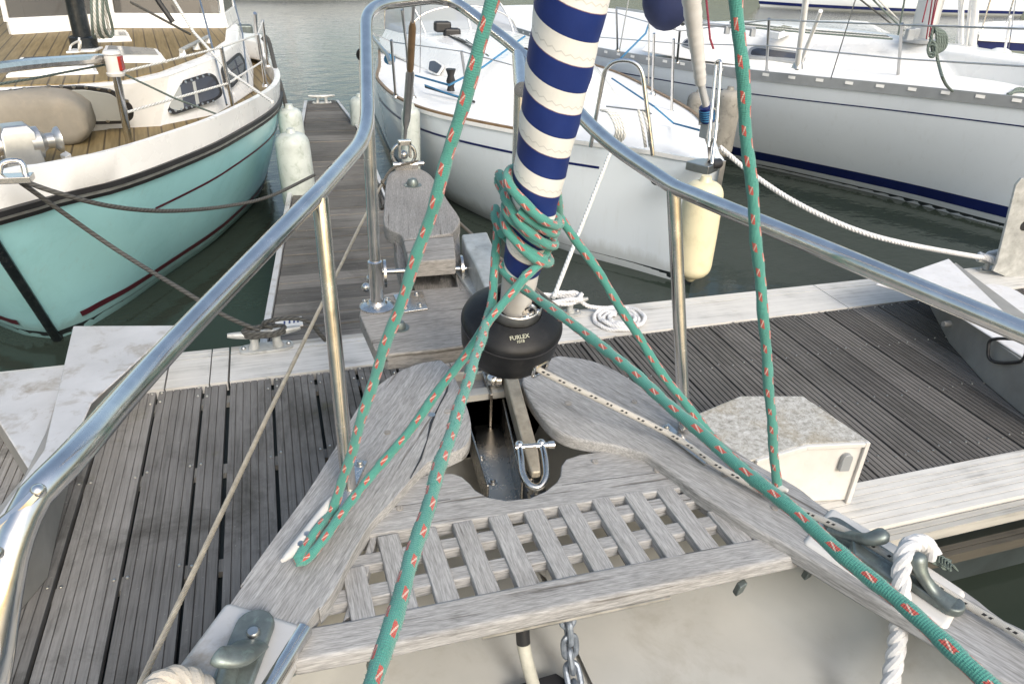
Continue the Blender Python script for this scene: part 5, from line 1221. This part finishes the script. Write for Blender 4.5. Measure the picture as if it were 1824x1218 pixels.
# lines on the coach roof
for i in range(6):
    x = 815 + 7*i; life([at(x+35-3*i, 85+i*3, 1.36), at(x-20, 62+i*2, 1.34)], .009, 'control_line', ('rope_k','rope_w','rope_g')[i % 3], ccab)
life([at(740,135,1.1), at(800,152,1.25), at(860,120,1.3), at(935,65,1.5)], .010, 'control_line', 'rope_blue', ccab)
life([at(758,155,1.08), at(845,182,1.06)], .012, 'track', 'black', cb); life([at(757,152,1.12), at(800,168,1.12), at(840,178,1.1)], .008, 'control_line', 'rope_blue', cb)
mb = MB(); mb.lathe([(.04,0),(.03,.04),(.045,.09),(.03,.14),(.05,.2)], at(803,162,1.06), (0,0,1), 12); mb.build('winch', M['black'], cb)
for x0, y0, x1, y1 in ((705,175,697,72),(835,180,822,92),(737,178,716,18)):
    f_ = at(x0, y0, .98); stanchion(f_, dd(x1, y1, (f_-EYE).length*.95), cb, .013, 'steel_m')
life([at(665,60,1.6), dd(697,75,8), dd(822,92,7.0), dd(925,120,6.2)], .005, 'lifeline', 'wire_s', cb)
for x0, y0, x1, y1, r in ((728,165,716,-30,.006),(748,135,750,-30,.006)): 
    f_ = at(x0, y0, .98); life([f_, dd(x1, y1, (f_-EYE).length*.86)], r, 'shroud', 'wire_s', cb)
mb = MB(); mb.tube([at(658,60,1.35), at(690,98,1.3), at(695,112,1.25)], .02, 8); mb.build('boathook', M['steel_m'], cb); mb = MB(); mb.ball(at(694,106,1.25), .06, 6, (1,.8,.9)); mb.build('rope_bundle', M['rope_blue'], cb)
# pulpit of the white sailboat
def hoop(pxs, ds, r, nm, par): return seam_tube(fillet([dd(x, y, d) for (x, y), d in zip(pxs, ds)], .22, 6), r, nm, 'steel', par, 10, 0)
fa, fb_ = at(1052,262,1.02), at(1163,277,1.02); da, db = (fa-EYE).length, (fb_-EYE).length
hp_ = hoop([(1052,262),(1080,108),(1142,108),(1163,277)], [da, da*.98, db*.985, db], .016, 'pulpit', cb)
fa2, fb2 = at(1200,243,1.03), at(1262,250,1.03)
hoop([(1262,262),(1276,110),(1284,108),(1276,230),(1268,292)], [5.0,5.1,5.05,5.0,4.95], .011, 'pulpit', cb)
life([dd(1080,190,da*.99), dd(1150,198,db*.99), dd(1160,203,db)], .006, 'rail_wire', 'wire_s', cb)
# warps heaped on its foredeck
for k in range(6):
    p = [dd(1070+3*k, 196, da*.985), dd(1085+6*k, 202+2*k, da*.975), dd(1098+5*k, 232+3*k, da*.97), dd(1090+3*k, 258, da*.985), dd(1098+6*k, 268, da*.99)]
    if k > 3: p = [dd(1105+8*k, 195, da*.975), dd(1108+9*k, 225, da*.975), dd(1118+8*k, 262, da*.99)]
    mb = MB(); mb.tube(crom(p, 6), .011, 7); tag(mb.build('deck_line', M['rope_w'], None), 'pale warp hung over the pulpit of the middle sailboat', 'rope', 'warps on the middle foredeck')
# headstay furler of the white sailboat
ff = thing('furled_jib', 'white wrapped furled jib with blue drum line on the middle sailboat bow', 'furled sail', at(1265,292,1.05))
b_ = at(1264,285,1.05); d0 = (b_-EYE).length
def fj(x, y): return dd(x, y, d0 * (1 - .10 * (285 - y) / 285))
mb = MB(); pts = crom([fj(1228,-40), fj(1236,40), fj(1243,100), fj(1248,150)], 10); mb.tube(pts, [ .058 - .024*i/(len(pts)-1) + .0055*((i*.37) % 1) for i in range(len(pts))], 18); mb.build('sail', M['stitch'] if False else M['whitep'], ff)
mb = MB(); mb.tube([fj(1248,148), fj(1258,190)], .026, 16); mb.build('foil', M['mastalu'], ff)
mb = MB(); mb.tube([fj(1257,188), fj(1258,190), fj(1261,215), fj(1262,217)], [.02,.048,.048,.02], 20); dr = mb.build('drum', M['navy'], ff)
mb = MB(); 
for k in range(5): mb.tube([fj(1258+.6*k, 194+4*k), fj(1258.3+.6*k, 196+4*k)], .051, 18)
mb.build('wound_line', M['rope_blue'], dr)
mb = MB(); mb.tube(fillet([fj(1246,222), fj(1247,192), fj(1274,193), fj(1276,222)], .02, 4), .007, 8); mb.tube([fj(1244,221), fj(1279,219)], .009, 8); mb.build('cage', M['steel_m'], ff)
mb = MB(); c = fj(1263,232); mb.obox(c, V((.05,.01,0)), V((-.01,.04,0)), V((0,0,.055))); mb.build('swivel', M['greyrail'], ff, .01)
mb = MB(); mb.tube([fj(1257,246), fj(1262,262), fj(1263,285)], .008, 8); mb.tube([fj(1270,246), fj(1265,262), fj(1263,285)], .008, 8); mb.build('fork', M['steel_m'], ff)
life([fj(1245,232), at(1200,220,1.1), dd(1165,190,6.2), dd(1090,140,7.5)], .008, 'furling_line', 'rope_blue', cb)
life([dd(1180,-30,9), dd(1150,60,8.2), dd(1098,112,7.6)], .009, 'blue_halyard', 'rope_blue', cb)
life([dd(1255,-30,5.6), dd(1265,70,5.2), fj(1271,88)], .007, 'red_halyard', 'rope_red', cb)
for (x0,y0,x1,y1) in ((1196,205,1200,70),(1162,170,1165,60)):
    f_ = at(x0, y0, 1.0); stanchion(f_, dd(x1, y1, (f_-EYE).length*.96), cb, .013)
for (x0,y0,x1,y1) in ((1100,110,1125,-30),(1155,150,1157,-30)):
    f_ = at(x0, y0, 1.0); life([f_, dd(x1, y1, (f_-EYE).length*.9)], .008, 'shroud', 'rope_w', cb)
# bow roller and anchor chain plate at the stem
mb = MB(); mb.prism(xy(L([(1222,290),(1262,300),(1281,292),(1276,284),(1240,285)], 1.05)), 1.0, 1.06); mb.build('bow_roller', M['steel_m'], cb, .005)
mb = MB(); mb.tube([at(1266,294,1.05), at(1281,291,1.05)], .035, 14); mb.build('roller', M['black'], cb)
mb = MB(); a = C.pt(0, .98, 1) - C.a*.01; mb.obox(a + V((0,-.004,-.1)), V((.02,0,0)), V((0,.008,0)), V((0,0,.16))); mb.build('stem_plate', M['steel_m'], cb, .003)
fender('bow_fender', 'cream fender hanging on the bow of the middle sailboat', dd(1257,322,4.62), .62, .118, 'fender_c', (0, -.02, -1))
fender('fender', 'long white fender on the port side of the middle sailboat behind the rusty turnbuckle', dd(731,190,6.9), .70, .085, 'fender_w', (-.02, -.02, -1))
fender('fender', 'white fender half hidden behind the raised pulpit tube at the far end of the finger', dd(640,172,8.6), .62, .11, 'fender_w')
cl2 = V((1.46, 3.48, ZD + .09))
mb = MB(); mb.tube([dd(1088,270,5.2), cl2 + V((-.06,0,.03))], .013, 10); tag(mb.build('mooring_line', M['rope_w'], None), 'taut white line from middle sailboat bow down to the dock cleat', 'rope')
pts = [cl2 + V((.13*math.sin(k*.9) - .02, .05*math.cos(k*.9), .02 + .018*math.sin(k*2.3))) for k in range(16)]
mb = MB(); mb.rope(crom(pts, 5), .0135, .06); pth = [cl2 + V((.1,0,.0)), at(1050,546,.55), at(1090,549,.53)]
r0 = .155; cc = at(1100, 573, ZD); 
for k in range(95):
    a = .9 - 2*PI*k/24; r = r0 - .0285*k/24 + .004*math.sin(k*.61); pth.append(cc + V((math.cos(a)*r*1.02, math.sin(a)*r*.95, .021 + .006*math.sin(k*.37) + .003*(k % 3))))
mb.rope(crom(pth, 3), .0125, .05); tag(mb.build('coiled_line', M['rope_ws'], None), 'white rope hitched on the dock cleat and coiled flat on the edge board', 'rope')
# white line from the middle sailboat to the right-hand dock cleat
cl3 = V((4.62, 3.46, ZD + .08))
mb = MB(); mb.rope(crom([dd(1282,262,5.05), dd(1340,310,5.05), dd(1420,362,5.0), dd(1520,408,5.05), dd(1620,436,5.25), cl3], 8), .017, .07); 
pts = [cl3 + V((.13*math.sin(k*1.1), .06*math.cos(k*1.1), .02 + .03*math.sin(k*2.1))) for k in range(18)]
mb.rope(crom(pts, 5), .017, .07); tag(mb.build('mooring_line', M['rope_ws'], None), 'white laid line sagging to a knot on the right hand dock cleat', 'rope')

# ---------------------------------------------------------------- pale grey sailboat at right
R = Hull((7.4, 4.0), (-.15, .9887), 12.0, [(0, 1.28), (2, 1.22), (4, 1.14), (7, 1.06), (12, 1.05)],
         [(0,0),(.5,.30),(1.2,.65),(2.1,1.09),(3.5,1.76),(4.5,2.04),(5.7,2.26),(8,2.3),(12,1.9)], [(0,0),(.5,.30),(1.2,.65),(2.1,1.09),(3.5,1.76),(4.5,2.04),(5.7,2.26),(8,2.3),(12,1.9)],
         [(.55,0),(1.25,.26),(2.3,.52),(3.5,.98),(4.2,1.3),(6,1.75),(8,1.9),(12,1.5)], [(.55,0),(1.25,.26),(2.3,.52),(3.5,.98),(4.2,1.3),(6,1.75),(8,1.9),(12,1.5)], .55)
rb = thing('sailboat', 'pale grey sailboat with slotted toe rail and navy boot stripe at right', 'sailing boat', R.P(4, 0, 0))
R.skin('hull', M['hullR'], rb); R.band('bottom_paint', M['antifoul'], rb, .05, -.4, .003)
R.band('boot_stripe', M['navy'], rb, .235, .115, .004, (1, -1), 0, 1)
R.band('cove_stripe', M['navy'], rb, lambda q: R.sheer(q) - .20, lambda q: R.sheer(q) - .213, .004, (1, -1), .03, .98)
R.deck('deck', M['white_d'], rb, dz=.01, camber=.08)
tr = R.band('toe_rail', M['greyrail'], rb, lambda q: R.sheer(q) + .055, lambda q: R.sheer(q) - .05, .014, (1, -1), .0, 1, th=.02)
mb = MB()
for k in range(44):
    t = .02 + .022*k
    for side in (-1,):
        q = t*R.L; z = R.sheer(q) + .02; a = R.pt(t, z, side, .0165); b2 = R.pt(t + .0058, z, side, .0165); h = V((0,0,.015)); mb.face([mb.add([a - h]), mb.add([b2 - h]), mb.add([b2 + h]), mb.add([a + h])])
mb.build('rail_slots', M['white'], tr, kind='stuff')
# coach roof
bas = [R.px(x, y, 1.22) for x, y in ((2010,170),(1920,160),(1824,152),(1720,152),(1600,140),(1480,125),(1370,116),(1225,100),(1140,86))]
tpR = [R.px(x, y, 1.50) for x, y in ((1940,135),(1870,116),(1780,102),(1700,90),(1600,76),(1480,64),(1370,58),(1250,48),(1180,42))]
def sym(h, sf):
    h = [(q, min(b, -.12 - .02*i)) for i, (q, b) in enumerate(h)]
    h = [(sf, 0), (sf + .05, h[0][1]*.6)] + h; return h + [(q, -b) for q, b in h[::-1] if b < 0]
rB, rT = sym(bas, bas[0][0] - .35), sym(tpR, tpR[0][0] - .25)
mb = MB(); B0 = [R.P(q, b, 1.18) for q, b in rB]; B1 = [R.P(q, b, 1.50) for q, b in rT]; cq = sum(q for q, b in rT)/len(rT)
mb.loft([B0, [p.lerp(q_, .55) + V((0,0,.03)) for p, q_ in zip(B0, B1)], B1, [R.P(cq + (q-cq)*.85, b*.55, 1.56) for q, b in rT]]); rcab = mb.build('coach_roof', M['white'], rb, .03, seg=3)
def rwin(o_, i_, k):
    a, b2, c = B0[k].lerp(B1[k], .0), B0[k+1], (B1[k]+B1[k+1])/2; n = pl3(a, b2, c); p0 = B0[k].lerp(B1[k], .5) + V((0,0,.015)) + n*.035
    f = plate3(roundpoly(o_, 7), p0, n, .006, 'window_frame', 'greyrail', rcab, .05); plate3(roundpoly(i_, 5), p0, n, .010, 'window_pane', 'glassd', f, .02)
rwin([(1335,86),(1350,82),(1430,94),(1437,108),(1420,112),(1330,100)], [(1339,90),(1350,87),(1424,97),(1420,106),(1336,99)], 7)
rwin([(1212,82),(1222,68),(1240,70),(1236,88)], [(1215,81),(1224,71),(1236,73),(1233,85)], 9)
rwin([(1156,80),(1164,64),(1182,64),(1176,80)], [(1159,78),(1166,67),(1178,67),(1173,78)], 9)
q = L([(1365,60),(1395,50),(1415,54),(1388,64)], 1.55); mb = MB(); mb.loft([[p - V((0,0,.04)) for p in q], [p + V((0,0,.03)) for p in q]]); hR = mb.build('hatch', M['white'], rcab, .01); c_ = sum(q, V((0,0,0)))/4; mb = MB(); mb.prism(xy([c_+(p-c_)*.8 for p in q]), 1.58, 1.588); mb.build('hatch_glass', M['glassd'], hR)
q = L([(1718,99),(1760,93),(1830,97),(1832,105),(1790,111)], 1.46); mb = MB(); mb.loft([[p - V((0,0,.1)) for p in q], [p + V((0,0,.025)) for p in q]]); hR = mb.build('hatch', M['greyrail'], rcab, .01); c_ = sum(q, V((0,0,0)))/5; mb = MB(); mb.prism(xy([c_+(p-c_)*.9 for p in q]), 1.485, 1.493); mb.build('hatch_glass', M['glassd'], hR)
mb = MB(); mb.lathe([(.10,0),(.11,.02),(.09,.06),(.05,.08),(0,.085)], at(1780,101,1.49), (0,0,1), 20); mb.build('ventilator', M['white'], rcab)
life([at(1218,98,1.2), at(1362,113,1.2)], .014, 'jib_track', 'black', rb); life([at(1160,83,1.2), at(1215,95,1.2)], .014, 'jib_track', 'black', rb)
for pl in ([(1198,38),(1345,52)],):
    a, b2 = at(*pl[0], 1.60), at(*pl[1], 1.60); g_ = seam_tube([a, b2], .02, 'grab_rail', 'greyrail', rcab, sm=0)
    for f in (.02, .35, .68, .98):
        p = a.lerp(b2, f); mb = MB(); mb.obox(p - V((0,0,.04)), V((.03,0,0)), V((0,.02,0)), V((0,0,.04))); mb.build('rail_foot', M['greyrail'], g_, .006)
rm = at(1640,72,1.56)
mb = MB(); mb.loft([[rm + V((.10*math.cos(2*PI*k/24), .15*math.sin(2*PI*k/24), z)) + R.a*(.02*z) for k in range(24)] for z in (-.08, 12.)]); rmast = mb.build('mast', M['mastalu'], rb, ang=70)
mb = MB(); mb.lathe([(.20,-.02),(.2,.015),(.13,.03)], rm, (0,0,1), 24); mb.build('mast_collar', M['brownrail'] if False else M['greyrail'], rmast)
for dx, dy in ((-22,-10),(-12,-30),(16,-20)):
    mb = MB(); p = at(1640+dx, 72+dy*.1, 1.58); mb.obox(p + V((0,0,.05)), V((.05,0,0)), V((0,.03,0)), V((0,0,.06))); mb.build('turning_block', M['greyrail'], rmast, .015)
for i, (x1, y1, x2, y2) in enumerate(((1545,-10,1610,55),(1555,-10,1616,52),(1520,-10,1590,45),(1615,-20,1600,62))): life([dd(x1,y1,9.0), at(x2,y2,1.62)], .010, 'halyard', ('rope_g','rope_w','rope_k','rope_g')[i], rb)
for i, (x1, y1, x2, y2) in enumerate(((1662,-10,1650,70),(1668,-10,1655,66),(1672,-10,1660,45),(1655,-10,1643,40))): life([dd(x1,y1,8.0), dd(x2,y2,7.75)], .006, 'vang_line', 'rope_red', rb)
for i in range(5): life([at(1590-3*i,70-1.5*i,1.58), at(1430-8*i,58-2*i,1.58), at(1300,46-2*i,1.58)], .010, 'led_line', ('rope_g','rope_w','rope_k')[i % 3], rcab)
# stanchions and lifelines
for x0, y0, x1, y1, r in ((1365,131,1370,34,.015),(1598,151,1607,42,.016),(1206,113,1211,55,.014),(1100,92,1098,18,.013)):
    f_ = at(x0, y0, R.sheer(4) + .02); stanchion(f_, dd(x1, y1, (f_-EYE).length*.955), rb, r, 'steel_m')
zl = 1.75
life([dd(1060,66,10.5), dd(1208,78,9.0), dd(1368,82,7.9), dd(1602,105,6.8), dd(1830,119,5.9)], .006, 'lifeline', 'wire_s', rb)
life([dd(1060,20,10.2), dd(1098,24,9.8), dd(1211,56,8.8), dd(1370,36,7.7), dd(1607,45,6.5), dd(1830,52,5.7)], .006, 'lifeline', 'wire_s', rb)
for i, (x0, y0, x1, y1, r) in enumerate(((1420,122,1438,-20,.030),(1424,118,1462,20,.02),(1732,92,1740,-30,.036),(1712,78,1712,-30,.03),(1720,82,1734,-30,.02),(1788,100,1800,30,.012))):
    f_ = at(x0, y0, 1.3 if i < 2 else 1.5); mb = MB(); mb.tube([f_, dd(x1, y1, (f_-EYE).length*.93)], r, 12); s_ = mb.build('shroud_cover', M['white'], rb)
    if i in (0, 2): mb = MB(); mb.lathe([(.06,0),(.05,.04),(.03,.07)], f_, (0,0,1), 14); mb.build('chain_plate', M['steel_m'], s_)
for x0, y0, x1, y1 in ((1480,140,1530,-20),(1700,90,1720,-20),(1795,100,1812,-20)): life([at(x0,y0,1.35), dd(x1,y1,7.2)], .005, 'shroud', 'wire_s', rb)
# blue furled dodger and gear aft of the pale grey boat
mb = MB(); mb.ball(at(1190,-6,2.0), .27, 10, (.8,.8,1.)); mb.build('wheel_cover', M['bluecanvas'], rb); mb = MB(); mb.lathe([(.12,0),(.12,.22),(.05,.3),(0,.3)], at(1205,34,1.65), (0,0,1), 16); mb.build('ventilator', M['fender_c'] if False else M['whitep'], rb)
seam_tube([at(1186,44,1.6), dd(1190,-10,9.5), dd(1220,-14,9.4), at(1216,44,1.6)], .025, 'stern_arch', 'steel_m', rb)
rc = thing('rope_coil', 'grey green rope coil hanging on the lifeline of the pale grey sailboat', 'rope', dd(1690,160,6.6))
for k in range(7):
    if k < 5: pts = [dd(1668 + (2*k-4) + (5+2.4*k)*math.cos(a), 73 + (25-1.5*k)*math.sin(a), 6.45 + .012*k) for a in [2*PI*j/9 for j in range(9)]]
    else: pts = [dd(1660 + 7*math.cos(a), 88 + (8 + 6*(k-5))*math.sin(a), 6.42) for a in [2*PI*j/9 for j in range(9)]]
    mb = MB(); mb.tube(crom(pts, 6, True), .010, 7, False, True); mb.build('loop', M['rope_g'], rc)
mb = MB(); mb.tube(crom([dd(1668,95,6.45), dd(1672,115,6.45), dd(1683,148,6.4), at(1697,163,1.27)], 6), .011, 7); mb.build('tail', M['rope_g'], rc)
for k in range(3):
    mb = MB(); mb.tube(crom([at(1795 + 3*k, 168, 1.29), at(1815, 162 - 2*k, 1.31), at(1850, 168, 1.29)], 5), .014, 7); tag(mb.build('deck_line', M['rope_g'], None), 'grey green warp lying on the foredeck of the pale grey sailboat', 'rope', 'warps on the grey foredeck')
fender('fender', 'dirty grey fender with black stains hanging on the pale grey hull', dd(1301,160,8.1), .68, .125, 'fender_d', (0,0,-1))
fender('fender', 'grey fender on the pale hull half hidden behind the furled jib', dd(1246,165,8.9), .6, .12, 'fender_d', (0,0,-1))

# ---------------------------------------------------------------- boats farther off
def far_boat(name, label, bow, aft, L_, B, m, parts):
    h = Hull(bow, aft, L_, [(0, 1.3), (L_, 1.05)], [(0,0),(L_*.15,B*.28),(L_*.4,B*.5),(L_,B*.4)], [(0,0),(L_*.15,B*.28),(L_*.4,B*.5),(L_,B*.4)], [(L_*.05,0),(L_*.2,B*.25),(L_*.5,B*.45),(L_,B*.35)], [(L_*.05,0),(L_*.2,B*.25),(L_*.5,B*.45),(L_,B*.35)], L_*.05)
    t = thing(name, label, 'sailing boat', h.P(L_*.4, 0, 0)); h.skin('hull', M[m], t, n=30, nv=6); h.deck('deck', M['white_d'], t)
    h.band('boot_stripe', M['white' if m == 'navy' else 'navy'], t, .22, .10, .01)
    rT_ = [(L_*.28,0),(L_*.33,-B*.22),(L_*.7,-B*.28),(L_*.7,B*.28),(L_*.33,B*.22)]
    mb = MB(); mb.loft([[h.P(q, b, 1.1) for q, b in rT_], [h.P(L_*.5 + (q - L_*.5)*.9, b*.8, 1.65) for q, b in rT_]]); cbn = mb.build('cabin', M['white'], t, .05)
    for s_ in (-1, 1):
        mb = MB(); mb.slab([h.P(L_*.38, s_*B*.235, 1.3), h.P(L_*.62, s_*B*.272, 1.3), h.P(L_*.61, s_*B*.258, 1.48), h.P(L_*.40, s_*B*.222, 1.48)], h.b*s_, .03); mb.build('window', M['glassd'], cbn)
    mb = MB(); mb.tube([h.P(L_*.4, 0, 1.6), h.P(L_*.41, 0, 13)], .08, 12); mb.build('mast', M['mastalu'], t)
    mb = MB(); mb.tube([h.P(L_*.4, 0, 2.4), h.P(L_*.85, 0, 2.3)], .07, 10); mb.build('boom', M['mastalu'], t)
    return t
far_boat('moored_yacht', 'far white hulled yacht across the open water at the top edge', (5.5, 32.2), (-1, -.03), 11, 3.2, 'hullC', 0)
far_boat('moored_yacht', 'far pale hulled yacht showing at the top edge above the grey sailboat mast', (21., 31.5), (1, -.14), 13, 3.8, 'hullR', 0)
nb = Hull((9.9, 8.9), (.96, .26), 11, [(0, 1.35), (11, 1.15)], [(0,0),(1,.6),(3,1.5),(6,1.8),(11,1.5)], [(0,0),(1,.6),(3,1.5),(6,1.8),(11,1.5)], [(.5,0),(1.5,.5),(4,1.2),(11,1.2)], [(.5,0),(1.5,.5),(4,1.2),(11,1.2)], .5)
nt_ = thing('sailboat', 'dark hulled sailboat with a white deck just beyond the pale grey one', 'sailing boat', nb.P(4,0,0)); nb.skin('hull', M['navy'], nt_); nb.deck('deck', M['white_d'], nt_)
nb.band('toe_rail', M['white'], nt_, lambda q: nb.sheer(q) + .06, lambda q: nb.sheer(q) - .03, .02, th=.03)
rT_ = [(2.6,0),(3.2,-.7),(8,-1.1),(8,1.1),(3.2,.7)]; mb = MB(); mb.loft([[nb.P(q,b,1.3) for q,b in rT_], [nb.P(.3+q*.95,b*.8,1.7) for q,b in rT_]]); ncab = mb.build('coach_roof', M['white'], nt_, .06, seg=3)
mb = MB(); mb.slab([nb.P(3.6,-.74,1.4), nb.P(6.6,-.98,1.4), nb.P(6.6,-.9,1.6), nb.P(3.7,-.66,1.58)], -nb.b, .03, .1); mb.build('window', M['glassd'], ncab)
mb = MB(); mb.tube([nb.P(4.6,0,1.6), nb.P(4.7,0,14)], .085, 12); mb.build('mast', M['mastalu'], nt_)
stanchion(nb.P(1.6,-.8,1.35), nb.P(1.6,-.82,1.95), nt_); stanchion(nb.P(4,-1.6,1.3), nb.P(4,-1.62,1.9), nt_)

# ================================================================== light
w = bpy.data.worlds.new('World'); scene.world = w; w.use_nodes = True
nt = w.node_tree; bg = nt.nodes['Background']; sky = nt.nodes.new('ShaderNodeTexSky'); sky.sky_type = 'NISHITA'; sky.sun_disc = False
EL, AZ = math.radians(36), math.radians(170)     # azimuth clockwise from +Y
sky.sun_elevation = EL; sky.sun_rotation = AZ; sky.air_density = 1.6; sky.dust_density = 4.5; sky.ozone_density = 1.2
hs_ = nt.nodes.new('ShaderNodeHueSaturation'); hs_.inputs['Saturation'].default_value = .95; nt.links.new(sky.outputs[0], hs_.inputs['Color']); nt.links.new(hs_.outputs[0], bg.inputs[0]); bg.inputs[1].default_value = .15
sd = bpy.data.lights.new('sun', 'SUN'); sd.energy = 1.2; sd.angle = math.radians(17); sd.color = (.97, .985, 1); so = bpy.data.objects.new('sun', sd); COL.objects.link(so)
sv = V((math.sin(AZ)*math.cos(EL), math.cos(AZ)*math.cos(EL), math.sin(EL))); so.rotation_euler = (-sv).to_track_quat('-Z', 'Y').to_euler(); so.location = sv*30
scene.view_settings.view_transform = 'Standard'; scene.view_settings.look = 'None'; scene.view_settings.exposure = .68; scene.view_settings.gamma = 1
